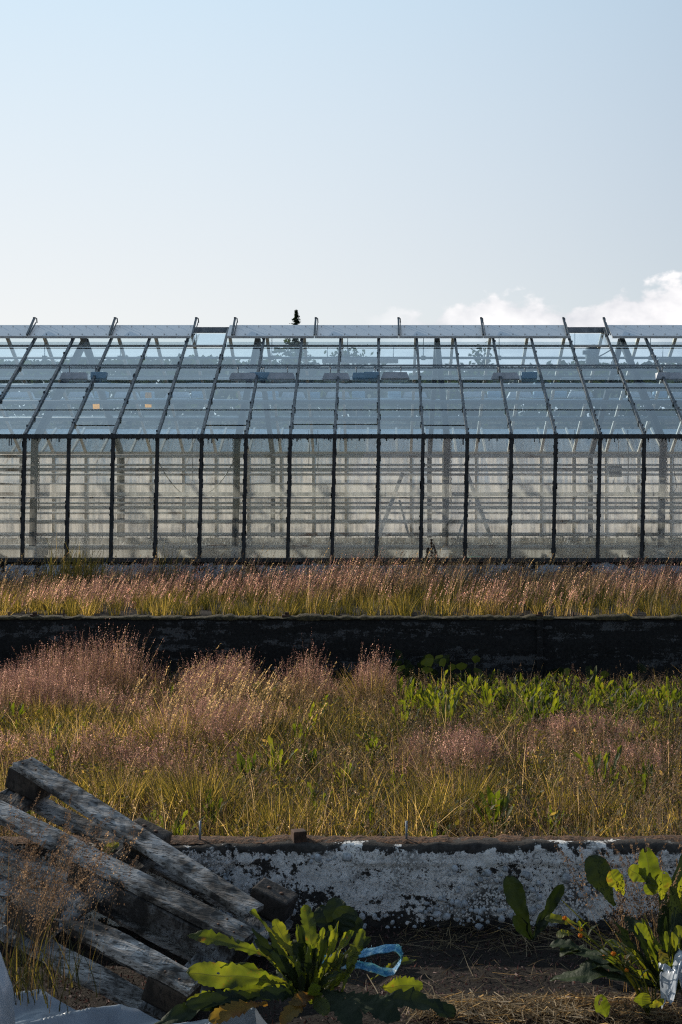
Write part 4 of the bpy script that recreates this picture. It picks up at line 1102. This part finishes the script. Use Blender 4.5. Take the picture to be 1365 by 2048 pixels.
# ------------------------------------------------------------ foreground plants and litter
def leafset(name, lst, base, lab, cat='plant', extra=None):
    mb = MB()
    for i, L_ in enumerate(lst):
        (px, py, D, w) = L_[:4]; kw = L_[4] if len(L_) > 4 else {}
        b = kw.pop('base', base); mi = kw.pop('mi', 0)
        kw['teeth'] = kw.get('teeth', .22) * 1.15; kw.setdefault('curl', .10); kw.setdefault('teeth', .18); kw.setdefault('side', (.25, -.5, 1)); kw.setdefault('wave', .022)
        bb = V(*b) if len(b) == 3 and b[0] > 5 else Vector(b)
        leaf(mb, bb + Vector((random.uniform(-.01, .01), random.uniform(-.01, .01), 0)), V(px, py, D), w, nu=64, rib=True, seed=i * 1.7, mi=mi, **kw)
    if extra:
        rr = random.Random(21)
        for i in range(extra[0]):
            a = rr.uniform(0, 6.28); e = R(rr.uniform(*extra[3])); l = extra[1] * rr.uniform(.5, 1.15)
            d = Vector((math.cos(a) * math.cos(e), math.sin(a) * math.cos(e) * .8, math.sin(e))); c_ = V(*base) + Vector((d.x, d.y, 0)) * .02
            leaf(mb, c_, c_ + d * l, extra[2] * rr.uniform(.6, 1.2), rr.uniform(-.08, .14), (-d.x * .5 + rr.uniform(-.4, .4), -.7, .6), .3, 40, .03, .3, rr.random() * 9, 0 if rr.random() < .62 else 1, rr.uniform(.5, .7), True)
    o = mb.build(name, [LEAF, LEAF_D, LEAF_Y, M['rib']]); tag(o, lab, cat); return o
C1 = (612, 2000, 4.30)
leafset('dock_plant', [
    (376, 1871, 4.25, .050, dict(base=(575, 1935, 4.28), curl=.10, side=(0, -.8, 1), teeth=.3)),
    (374, 1946, 4.12, .080, dict(base=(590, 1965, 4.25), curl=.04, side=(0, -1.2, .7), teeth=.12)),
    (503, 1820, 4.38, .045, dict(curl=.06, side=(1, -.3, .4))),
    (549, 1838, 4.36, .045, dict(base=(590, 1925, 4.3), curl=-.08, side=(.2, -1, .3))),
    (541, 1905, 4.2, .04, dict(curl=.1, side=(1, -.6, .2), mi=1)),
    (612, 1809, 4.42, .052, dict(base=(640, 1960, 4.32), curl=.03, side=(0, -1, .1), wpos=.55)),
    (660, 1850, 4.40, .028, dict(base=(648, 1930, 4.35), side=(1, -1, 0), teeth=.3)),
    (585, 1880, 4.36, .050, dict(base=(625, 1960, 4.3), side=(0, -1, .1), mi=1)),
    (726, 1858, 4.36, .040, dict(base=(690, 1985, 4.28), curl=.04, side=(-.2, -1, .1))),
    (685, 1905, 4.30, .030, dict(base=(660, 1990, 4.28), side=(-.6, -1, .1))),
    (832, 1920, 4.52, .028, dict(base=(740, 1960, 4.4), curl=.1, side=(0, -.6, 1))),
    (846, 1969, 4.45, .060, dict(base=(760, 1975, 4.4), curl=.05, side=(.2, -.9, .4), wpos=.3)),
    (912, 2028, 4.3, .085, dict(base=(700, 2005, 4.25), curl=.08, side=(0, -.5, 1), mi=1)),
    (800, 2040, 4.15, .09, dict(base=(660, 1985, 4.25), curl=.08, side=(0, -.6, 1), mi=1)),
    (720, 2055, 4.1, .09, dict(base=(640, 1975, 4.25), curl=.08, side=(0, -.6, 1), mi=1)),
    (372, 2010, 4.05, .060, dict(base=(560, 1985, 4.2), curl=.02, side=(0, -1, .6), mi=1)),
    (374, 2003, 4.1, .035, dict(base=(470, 1985, 4.15), curl=.02, side=(0, -1, .6))),
    (445, 1990, 4.18, .05, dict(base=(570, 1980, 4.25), curl=.12, side=(0, -1, .8), teeth=.3)),
    (418, 2042, 4.0, .055, dict(base=(540, 2005, 4.12), curl=.10, side=(0, -1, .8), mi=2)),
    (300, 2060, 4.0, .06, dict(base=(560, 2000, 4.2), curl=.1, side=(0, -.4, 1), mi=1)),
    (655, 2030, 4.12, .05, dict(base=(622, 1975, 4.2), curl=.03, side=(0, -1, .4))),
    (560, 2046, 4.05, .05, dict(base=(625, 1985, 4.2), curl=.08, side=(0, -1, .7), mi=2)),
    (585, 2010, 4.10, .045, dict(base=(640, 1990, 4.2), curl=.12, side=(0, -1, .7), mi=2)),
    (480, 1960, 4.35, .07, dict(curl=.10, side=(0, -.5, 1), mi=1)),
    (700, 1950, 4.45, .07, dict(curl=.10, side=(0, -.5, 1), mi=1)),
    (560, 1930, 4.45, .06, dict(curl=.05, side=(0, -.9, .4), mi=1)),
    (670, 1900, 4.55, .06, dict(curl=.05, side=(0, -.9, .3), mi=1)),
    (610, 1870, 4.30, .035, dict(base=(605, 1970, 4.25), side=(1, -.7, 0))),
    (630, 1965, 4.15, .05, dict(base=(620, 2010, 4.2), side=(.3, -.9, .3), mi=0)),
    (520, 1985, 4.1, .045, dict(base=(600, 1995, 4.2), side=(.3, -.9, .5), mi=1)),
], C1, 'large jagged green rosette glowing in the sun at the foot of the pallet', extra=(40, .24, .029, (15, 88)))
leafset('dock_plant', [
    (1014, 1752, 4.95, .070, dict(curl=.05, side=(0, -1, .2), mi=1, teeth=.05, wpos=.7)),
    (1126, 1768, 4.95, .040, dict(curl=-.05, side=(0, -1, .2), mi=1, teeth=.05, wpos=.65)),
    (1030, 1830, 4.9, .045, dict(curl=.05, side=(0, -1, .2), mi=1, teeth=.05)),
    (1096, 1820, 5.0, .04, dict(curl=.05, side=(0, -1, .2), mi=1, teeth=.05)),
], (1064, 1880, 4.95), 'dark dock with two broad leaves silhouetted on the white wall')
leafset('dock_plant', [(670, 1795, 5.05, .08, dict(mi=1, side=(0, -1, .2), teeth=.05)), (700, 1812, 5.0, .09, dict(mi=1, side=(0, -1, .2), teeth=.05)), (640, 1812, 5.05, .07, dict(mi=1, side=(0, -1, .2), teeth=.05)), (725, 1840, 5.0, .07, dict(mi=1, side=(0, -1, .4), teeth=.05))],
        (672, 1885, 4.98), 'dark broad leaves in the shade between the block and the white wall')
leafset('dock_plant', [
    (1178, 1712, 4.62, .085, dict(base=(1225, 1810, 4.6), curl=.05, side=(0, -1, .2), mi=1, teeth=.05, wpos=.6)),
    (1219, 1742, 4.5, .055, dict(base=(1252, 1790, 4.5), curl=.05, side=(0, -1, .4), teeth=.05)),
    (1258, 1735, 4.4, .055, dict(base=(1300, 1765, 4.4), curl=.02, side=(.3, -1, .3), teeth=.05)),
    (1292, 1694, 4.4, .062, dict(base=(1312, 1790, 4.4), curl=.02, side=(0, -1, .1), teeth=.05, wpos=.5)),
    (1326, 1742, 4.4, .050, dict(base=(1318, 1800, 4.42), curl=.02, side=(0, -1, .1), teeth=.05)),
    (1302, 1790, 4.4, .045, dict(base=(1300, 1745, 4.4), curl=.02, side=(0, -1, .1), teeth=.05)),
    (1378, 1745, 4.4, .060, dict(base=(1368, 1830, 4.42), curl=.02, side=(0, -1, .1), teeth=.05)),
    (1345, 1760, 4.5, .09, dict(curl=.02, side=(0, -1, .1), teeth=.05, mi=1)),
    (1380, 1690, 4.5, .09, dict(curl=.02, side=(0, -1, .1), teeth=.05, mi=1)),
    (1271, 1848, 4.3, .034, dict(base=(1300, 1885, 4.3), curl=.02, side=(0, -1, .1), teeth=.05)),
    (1332, 1926, 4.2, .030, dict(base=(1322, 1900, 4.2), curl=.02, side=(0, -1, .1), teeth=.05, mi=2)),
    (1195, 1990, 4.2, .045, dict(base=(1215, 2035, 4.2), curl=.02, side=(0, -1, .1), teeth=.05, wpos=.4)),
    (1288, 1985, 4.2, .050, dict(base=(1290, 2015, 4.2), curl=.02, side=(0, -1, .1), teeth=.1, wpos=.4)),
    (1330, 2000, 4.2, .02, dict(base=(1285, 2015, 4.2), curl=.1, side=(0, -1, .1), teeth=.1)),
    (1355, 1850, 4.3, .05, dict(base=(1378, 1960, 4.3), curl=.02, side=(0, -1, .1), teeth=.05)),
    (1332, 1862, 4.3, .012, dict(base=(1335, 1905, 4.3), curl=.02, side=(0, -1, .1), teeth=0)),
    (1210, 1880, 4.55, .07, dict(mi=1)), (1120, 1905, 4.6, .07, dict(mi=1)), (1160, 1930, 4.5, .07, dict(mi=1)), (1250, 1830, 4.6, .08, dict(mi=1)), (1100, 1960, 4.5, .08, dict(mi=1)),
], (1335, 1985, 4.35), 'tall leafy dock with bright rounded leaves at the right edge', extra=(44, .25, .013, (15, 88)))
# rayless orange flowers on thin stems
def flowers():
    r = empty('yellow_flowers', V(1290, 2020, 4.3), 'thin branching stems with small orange button flowers before the dark soil', 'flower')
    mb = MB(); hd = MB(); lf = MB()
    root = V(1296, 2030, 4.3)
    for (px, py) in ((1130, 1838), (1162, 1860), (1161, 1873), (1210, 1916), (1227, 1909), (1254, 1942), (1275, 1946), (1292, 1938), (1124, 1800), (1235, 1885)):
        D = 4.35 + random.uniform(-.1, .1); t = V(px, py, D); mid = root.lerp(t, .55) + Vector((.03, 0, .02))
        mb.tube([root, root.lerp(mid, .5) + Vector((.01, 0, 0)), mid, mid.lerp(t, .5) + Vector((0, 0, -.004)), t], [.003, .0025, .002, .0018, .0015], 5)
        if py < 1830 or py == 1885: continue
        hd = MB(); hd.tube([t - Vector((0, 0, .003)), t, t + Vector((0, 0, .003)), t + Vector((0, 0, .004))], [.003, .0065, .0075, .005], 8)
        for q in range(14):
            a_ = random.random() * 6.28; rr_ = .0065 * random.random(); c_ = t + Vector((math.cos(a_) * rr_, math.sin(a_) * rr_, .004)); hd.tube([c_, c_ + Vector((random.uniform(-.001, .001), 0, .004))], .0011, 4)
        hd.build('flower_head', M['orange'], r)
        for k in range(3):
            p = mid.lerp(t, random.random()); leaf(lf, p, p + Vector((random.uniform(-.04, .04), random.uniform(-.02, .02), .03)), .008, nu=6)
    mb.build('stem', LEAF, r); lf.build('foliage', LEAF, r)
M['orange'] = m_leaf('orange_flower', [(.3, (.55, .20, .01)), (.7, (.75, .32, .02))], .4, attr=False, scale=200, tscale=1.3)
flowers()
leafset('small_weed', [(1090, 1838, 4.55, .035, dict(base=(1160, 1850, 4.55), curl=.06, side=(0, -.7, 1), teeth=.05)), (1113, 1872, 4.5, .028, dict(base=(1150, 1868, 4.5), curl=.15, side=(0, -.7, 1), teeth=.05)), (1150, 1900, 4.6, .06, dict(mi=1)), (1100, 1890, 4.6, .05, dict(mi=1))], (1175, 1905, 4.55), 'small weed with two bright horizontal leaves right of the two-leaved dock')
leafset('young_leaf', [(238, 1686, 5.0, .042, dict(curl=.1, side=(-.2, -.8, .5), wpos=.5, teeth=.3))], (190, 1718, 5.0), 'single bright curled leaf poking up between the pallet boards')
# foreground pink grasses: left and right clumps
def clump(name, cx, cy, z0, n, h, spread, lab, K=40, head=.05, size=.004, gb=120, gh_=.25, lean=.1, dk=0):
    x = rng.normal(cx, spread * .4, n); y = rng.normal(cy, spread * .4, n); L = h * rng.uniform(.65, 1.1, n); b = N_(.30, .14, n, .05, .7); ld = rng.normal(lean, .9, n); bz = np.full(n, z0)
    ti = N_(.4, .15, n, 0, 1)
    v1 = blades(x, y, L, np.full(n, .0016), b, ld, np.clip(ti + .1 - dk, 0, 1), 5, bz)
    v2 = panicles(x, y, L, b, ld, ti, K, head * rng.uniform(.5, 1.2, n), np.full(n, size), .55, bz)
    x2 = rng.normal(cx, spread * .4, gb); y2 = rng.normal(cy, spread * .4, gb)
    v3 = blades(x2, y2, gh_ * rng.uniform(.4, 1.2, gb), np.full(gb, .0035), N_(.5, .25, gb, 0, 1), rng.uniform(0, 6.28, gb), N_(.2, .2, gb, 0, 1), 5, np.full(gb, z0))
    r = empty(name, (cx, cy, z0), lab, 'grass')
    for nm, dat, mt in (('stems', v1, GRASS_S), ('seed_heads', v2, DUSTY), ('blades', v3, GRASS_G)):
        v, q, t = dat; v = v - np.array([cx, cy, z0]); o = np_mesh(nm, v, q, mt, t); o.parent = r
clump('pink_grass', X(60, 3.75), 3.75, Z(1985, 3.75), 34, .42, .20, 'out of focus pink grass tuft before the pallet at the left edge', 190, .05, .0030, 130, .15, lean=.2, dk=.3)
clump('pink_grass', X(10, 3.9), 3.95, Z(1960, 3.95), 26, .46, .22, 'fuzzy pink grass leaning over the left pallet boards', 170, .045, .0030, 40, .14, dk=.3)
clump('pink_grass', X(1330, 4.6), 4.6, .02, 46, .42, .22, 'brown flowering grass hanging over the right end of the white wall', 90, .045, .005, 60, .25, lean=2.9)
clump('pink_grass', X(1345, 5.75), 5.75, .1, 50, .42, .3, 'brown grass heads standing behind the right end of the white wall', 60, .04, .004, 50, .25)
# straw and litter
def straw(n, x0, x1, y0, y1, zr, lab, mat, L=(.03, .12), w=.0022, mound=0.0, tl=(.6, .2)):
    x = rng.uniform(x0, x1, n); y = rng.uniform(y0, y1, n)
    m = mound * np.exp(-((y - (y0 + y1) / 2) / ((y1 - y0) * .3)) ** 2)
    z = np.maximum(gza(y), 0) + rng.uniform(0, zr, n) + m * rng.random(n)
    a = rng.uniform(0, 6.28, n); e = rng.normal(0, .25, n); l = rng.uniform(*L, n) / 2
    d = np.stack([np.cos(a) * np.cos(e), np.sin(a) * np.cos(e), np.sin(e)], 1) * l[:, None]
    c = np.stack([x, y, z + .004], 1); u = np.stack([-np.sin(a), np.cos(a), rng.normal(0, .5, n)], 1) * (w / 2)
    md = c + rng.normal(0, .006, (n, 3)) + np.array([0, 0, .004])
    V_ = np.stack([c - d - u, c - d + u, md + u, md - u, c + d + u * .5, c + d - u * .5], 1)
    Q = np.concatenate([(np.arange(n) * 6)[:, None] + np.array([[0, 1, 2, 3]]), (np.arange(n) * 6)[:, None] + np.array([[3, 2, 4, 5]])])
    t = np.repeat(N_(tl[0], tl[1], n, 0, 1), 6)
    v = V_.reshape(-1, 3); v[:, 2] = np.maximum(v[:, 2], .002)
    tag(np_mesh('dry_straw', v, Q, mat, t), lab, 'straw', kind='stuff')
straw(1100, .15, 1.4, 4.2, 4.44, .02, 'sunlit dry straw along the lower edge', GRASS_S, mound=.03, tl=(.42, .3))
straw(900, .10, .9, 4.36, 4.52, .02, 'heap of pale straw ends at the lower middle', GRASS_S, (.04, .14), .0025, .02, (.6, .25))
straw(450, -.5, 1.4, 4.5, 5.28, .01, 'few straws lying on the dark soil', GRASS_S, (.03, .16), .0018, 0, (.35, .2))
straw(260, .1, 1.3, 5.0, 5.28, .02, 'straws at the foot of the white wall', GRASS_S, (.05, .3), .0022, 0, (.5, .2))
straw(5000, -1.4, 1.4, 4.3, 5.28, .004, 'crumbly brown litter on the soil', GRASS_P, (.004, .015), .004, 0, (.05, .1))
# blue strap
def strap():
    D = 4.42
    pts = [(620, 1920), (680, 1915), (730, 1905), (770, 1897), (795, 1896), (804, 1912), (797, 1930), (785, 1943), (765, 1942), (735, 1932), (700, 1928), (660, 1934)]
    P3 = [V(px, py, D - .015 * i / 13) for i, (px, py) in enumerate(pts)]
    fine = []
    for i in range(len(P3) - 1):
        for k in range(5):
            t = k / 5; p0, p1, p2, p3 = P3[max(i - 1, 0)], P3[i], P3[i + 1], P3[min(i + 2, len(P3) - 1)]
            fine.append(.5 * ((2 * p1) + (p2 - p0) * t + (2 * p0 - 5 * p1 + 4 * p2 - p3) * t * t + (3 * p1 - p0 - 3 * p2 + p3) * t ** 3))
    G = []; wid = Vector((.003, .014, .011))
    for i, p in enumerate(fine):
        for k in range(5):
            u = k / 4 - .5; G.append(p + wid * (u * 1.5) + Vector((0, 0, .0015 * math.sin(i * 1.1 + k))))
    mb = MB(); mb.grid(G, len(fine), 5)
    G2 = [g + Vector((0, 0, -.0022)) for g in G]; mb.grid(G2, len(fine), 5)
    for i in range(90):
        p = random.choice(G); q = p + Vector((random.uniform(-.006, .008), random.uniform(-.01, .01), random.uniform(0, .014))); mb.tube([p, p.lerp(q, .5) + Vector((.002, 0, 0)), q], .0005, 3, cap=False)
    tag(mb.build('blue_strap', M['strap']), 'frayed light blue woven strap looped on the soil behind the rosette', 'strap')
M['strap'] = m_leaf('blue_webbing', [(.35, (.03, .22, .50)), (.50, (.16, .42, .68)), (.62, (.60, .70, .8))], .4, attr=False, scale=70, tscale=1.1, gloss=.04)
strap()
# plastic sheets
def m_plastic(name, c):
    t = NT(name); f = t.noise(8, 5, .6)
    d = t.n('ShaderNodeBsdfDiffuse'); l = t.n('ShaderNodeBsdfTranslucent', Color=(*c, 1)); g = t.n('ShaderNodeBsdfGlossy', Roughness=.3)
    cc = t.ramp(f, [(.3, tuple(v * .6 for v in c)), (.6, c)]); t.L.new(cc, d.inputs[0]); b = t.bump(t.noise(9, 3, .5, (1, 2.5, 1)), .35, .01)
    t.L.new(b, g.inputs[0 if False else 'Normal']); t.L.new(b, d.inputs['Normal'])
    t.L.new(t.shmix(.08, t.shmix(.25, d.outputs[0], l.outputs[0]), g.outputs[0]), t.out.inputs[0]); return t.mat
M['sheet'] = m_plastic('milky_sheet', (.30, .34, .39)); M['sack'] = m_plastic('white_sack', (.45, .50, .56))
P_ = []; nu, nv = 110, 80
for i in range(nu):
    for j in range(nv):
        u, v = i / (nu - 1), j / (nv - 1)
        x = -1.25 + 1.05 * u; y = 3.55 + .62 * v + .12 * u
        q = Vector((u * 1.6 + v * .8, v * 2.6 - u * 3.0, 2)); w_ = noise.noise(q * .6) * .8
        z = .07 * math.exp(-((u - .18) / .25) ** 2) * (.4 + .6 * v) + .03 + .05 * max(0, 1 - abs(noise.noise(q)) * 2.4) ** 2 + .022 * noise.noise(q * 3.1) + .008 * abs(noise.noise(q * 8)) - .05 * max(0, u - .75) * 4
        P_.append((x, y, max(z, .006)))
mb = MB(); mb.grid(P_, nu, nv); tag(mb.build('plastic_sheet', M['sheet']), 'crumpled milky plastic sheet spread below the broken board', 'plastic sheet')
P_ = []; nu, nv = 70, 50
cx, cy = X(-70, 3.3), 3.3
for i in range(nu):
    for j in range(nv):
        a = 2 * math.pi * i / (nu - 1); t_ = j / (nv - 1); r_ = .17 * math.sqrt(max(0, 1 - (t_ ** 2.2))) * (1 + .08 * math.sin(3 * a + t_ * 4) + .07 * abs(noise.noise(Vector((math.cos(a) * 5, math.sin(a) * 5, t_ * 9)))) + .10 * noise.noise(Vector((math.cos(a) * 2, math.sin(a) * 2, t_ * 3))))
        P_.append((cx + math.cos(a) * r_ * .75 + .04 * t_ - .02, cy + math.sin(a) * r_, .58 * t_ + 0.015 * math.sin(7 * a) + .03 * noise.noise(Vector((math.cos(a) * 3, math.sin(a) * 3, t_ * 6)))))
mb = MB(); mb.grid(P_, nu, nv); tag(mb.build('plastic_sack', M['sack']), 'full white plastic sack at the very left edge', 'sack')
P_ = []; nu, nv = 24, 24
for i in range(nu):
    for j in range(nv):
        u, v = i / (nu - 1) - .5, j / (nv - 1) - .5
        c = V(1378, 1975, 4.2); f = noise.noise_vector(Vector((u * 5, v * 5, 4)))
        P_.append(c + Vector((u * .16, v * .12 + f.y * .03, .05 * (1 - 4 * u * u) + f.z * .05 + .04 * math.sin(u * 14 + v * 6))))
mb = MB(); mb.grid(P_, nu, nv); mb.tube([V(1352, 1972, 4.2), V(1340, 1935, 4.2), V(1330, 1928, 4.2), V(1322, 1950, 4.2), V(1326, 1975, 4.2)], .003, 5)
tag(mb.build('plastic_bag', M['sack']), 'crumpled white plastic scrap among the weeds at the right edge', 'plastic bag')

# ------------------------------------------------------------ beyond the glasshouse
# a second glass range
def range2():
    r = empty('greenhouse', (0, 34, .4), 'second pale glasshouse standing behind the first, seen through its panes', 'greenhouse')
    y0, y1 = 34.0, 41.3; ze, zr = 1.95, 3.45
    mb = MB(); mb.add([(-13, y0, ze), (11, y0, ze), (11, (y0 + y1) / 2, zr), (-13, (y0 + y1) / 2, zr)], [(0, 1, 2, 3)]); mb.add([(-13, y1, ze), (11, y1, ze), (11, (y0 + y1) / 2, zr), (-13, (y0 + y1) / 2, zr)], [(3, 2, 1, 0)]); mb.build('roof', M['range_glass'], r)
    mb = MB(); mb.add([(-13, y0, .9), (11, y0, .9), (11, y0, ze), (-13, y0, ze)], [(0, 1, 2, 3)]); mb.add([(-13, y1, .9), (11, y1, .9), (11, y1, ze), (-13, y1, ze)], [(0, 1, 2, 3)]); mb.build('wall_glazing', M['range_glass'], r)
    mb = MB()
    for k in range(33):
        x = -13 + .75 * k; mb.bar((x, y0 - .02, .9), (x, y0 - .02, ze), .05, .05)
        mb.bar((x, y0 - .02, ze), (x, (y0 + y1) / 2, zr + .02), .05, .05)
    for z in (.95, 1.6, ze): mb.bar((-13, y0 - .04, z), (11, y0 - .04, z), .06, .07)
    mb.build('glazing_bars', M['pale_post'], r)
    mb = MB(); mb.box((-1, y0, .65), (24, .2, .5)); mb.box((-1, y1, .65), (24, .2, .5)); mb.build('base_wall', M['white_board'], r)
M['range_glass'] = m_glass('hazy_range_glass', (.72, .80, .84), .3, .6, (.25, .5), (.42, .50, .58), streak=.5)
range2()
BARK = m_simple('bark', (.03, .025, .02), (.08, .065, .05), 20, .9)
NEEDLE = m_leaf('needles', [(.3, (.012, .025, .014)), (.7, (.03, .055, .025))], .25, attr=False, scale=3, tscale=1.2)
CROWN = m_leaf('tree_leaves', [(.3, (.03, .05, .015)), (.7, (.07, .10, .03))], .35, attr=False, scale=.8, tscale=1.4)
def spruce(px, ytop, D, lab):
    x = X(px, D); zt = Z(ytop, D); r = empty('spruce_tree', (x, D, .4), lab, 'tree')
    mb = MB(); mb.tube([(x, D, .4), (x, D, .4 + (zt - .4) * .6), (x, D, zt)], [.22, .1, .01], 7); mb.build('trunk', BARK, r)
    mb = MB(); z = zt; k = 0
    while z > 2.0:
        dep = zt - z; rad = .03 + dep * .42
        a = random.random() * 6.28; rr_ = rad * random.uniform(.45, 1.2); d = Vector((math.cos(a), math.sin(a), 0)); up_ = random.uniform(-.35, .25)
        nj = max(4, int(rr_ * 16))
        for jj in range(nj):
            t = (jj + random.random()) / nj; c = Vector((x, D, z)) + d * rr_ * t + Vector((0, 0, up_ * rr_ * t))
            for q in range(3):
                s = .085 * (1.25 - t * .6); e1 = Vector((random.gauss(0, 1), random.gauss(0, 1), random.gauss(-.2, .7))).normalized() * s; e2 = e1.orthogonal().normalized() * s * .4
                mb.add([c - e2, c + e1, c + e2, c - e1 * .2], [(0, 1, 2, 3)])
        z -= .012 if dep < 2 else .06
    mb.build('crown', NEEDLE, r)
def broad(px, ytop, D, w, h, lab, mat=None, nl=5200):
    x = X(px, D); zt = Z(ytop, D); r = empty('leafy_tree', (x, D, .4), lab, 'tree')
    mb = MB(); mb.tube([(x, D, .4), (x + .1, D, zt - h * .8), (x, D, zt - h * .2)], [.25, .15, .04], 7)
    cl = []
    for i in range(42):
        a = random.random() * 6.28; e = random.uniform(-.9, 1.2); rr_ = random.random() ** .4
        c = Vector((x + math.cos(a) * math.cos(e) * w / 2 * rr_, D + math.sin(a) * math.cos(e) * w / 2 * rr_, zt - h / 2 + math.sin(e) * h / 2 * rr_)); cl.append((c, random.uniform(.25, .6) * w / 5))
        if i < 12: mb.tube([(x + .05, D, zt - h * .75), (Vector((x, D, zt - h * .5)) + c) / 2, c], [.09, .05, .015], 5)
    mb.build('trunk', BARK, r)
    mb = MB()
    for i in range(nl):
        c, s = random.choice(cl); c = c + Vector((random.gauss(0, s), random.gauss(0, s), random.gauss(0, s * .8)))
        e1 = Vector((random.gauss(0, 1), random.gauss(0, 1), random.gauss(0, 1))).normalized() * .11; e2 = e1.orthogonal().normalized() * .07
        mb.add([c - e1, c - e2, c + e1, c + e2], [(0, 1, 2, 3)])
    mb.build('crown', mat or CROWN, r)
spruce(593, 621, 58, 'dark spruce whose tip pokes above the ridge')
broad(582, 688, 52, 1.7, 3.2, 'dense leafy tree showing through the roof glass below the spruce tip', nl=2600)
broad(715, 694, 60, 2.6, 3.0, 'sparse leafy tree behind the roof glass near the middle', nl=700)
broad(945, 697, 56, 2.6, 3.6, 'sparse leafy tree seen through the roof glass right of the middle', nl=900)
# far wooded hillside
P_ = []
for i in range(120):
    x = -110 + 210 * i / 119
    for (y, k) in ((118, 0.0), (135, .55), (160, .80), (200, .8), (320, .3), (400, 0)):
        P_.append((x, y, .38 + k * (y if y < 170 else 165) / F * (225 + 12 * fbm(x * .05, 3)) ))
mb = MB(); mb.grid(P_, 120, 6)
M['hill'] = m_simple('wooded_slope', (.015, .022, .012), (.04, .055, .025), .6, .95)
tag(mb.build('hill', M['hill']), kind='structure')
def woods():
    n = 46000
    x = rng.uniform(-75, 65, n); y = rng.uniform(120, 160, n)
    top = 1.6 + y / F * (236 + 22 * vnoise(x + 200, y * 0, .05) + 12 * vnoise(x + 300, y * 0 + 9, .25) + 12 * vnoise(x + 300, y * 0 + 9, .9) + np.clip(-x * .7, 0, 18))
    z = .4 + (top - .4) * rng.random(n) ** .55
    s = rng.uniform(.25, .6, n)
    d = rng.normal(size=(n, 3)); d /= np.linalg.norm(d, axis=1)[:, None]; e = np.cross(d, rng.normal(size=(n, 3))); e /= np.linalg.norm(e, axis=1)[:, None]
    c = np.stack([x, y, z], 1)
    V_ = np.stack([c - d * s[:, None], c - e * s[:, None] * .7, c + d * s[:, None], c + e * s[:, None] * .7], 1).reshape(-1, 3)
    t = np.repeat(rng.random(n), 4)
    o = np_mesh('woods', V_, np.arange(n * 4).reshape(-1, 4), m_leaf('far_woods', [(0, (.035, .055, .03)), (1, (.07, .10, .05))], .3, tscale=1.2), t)
    tag(o, 'far dark wooded ridge seen through the glass', 'woods', kind='stuff')
woods()
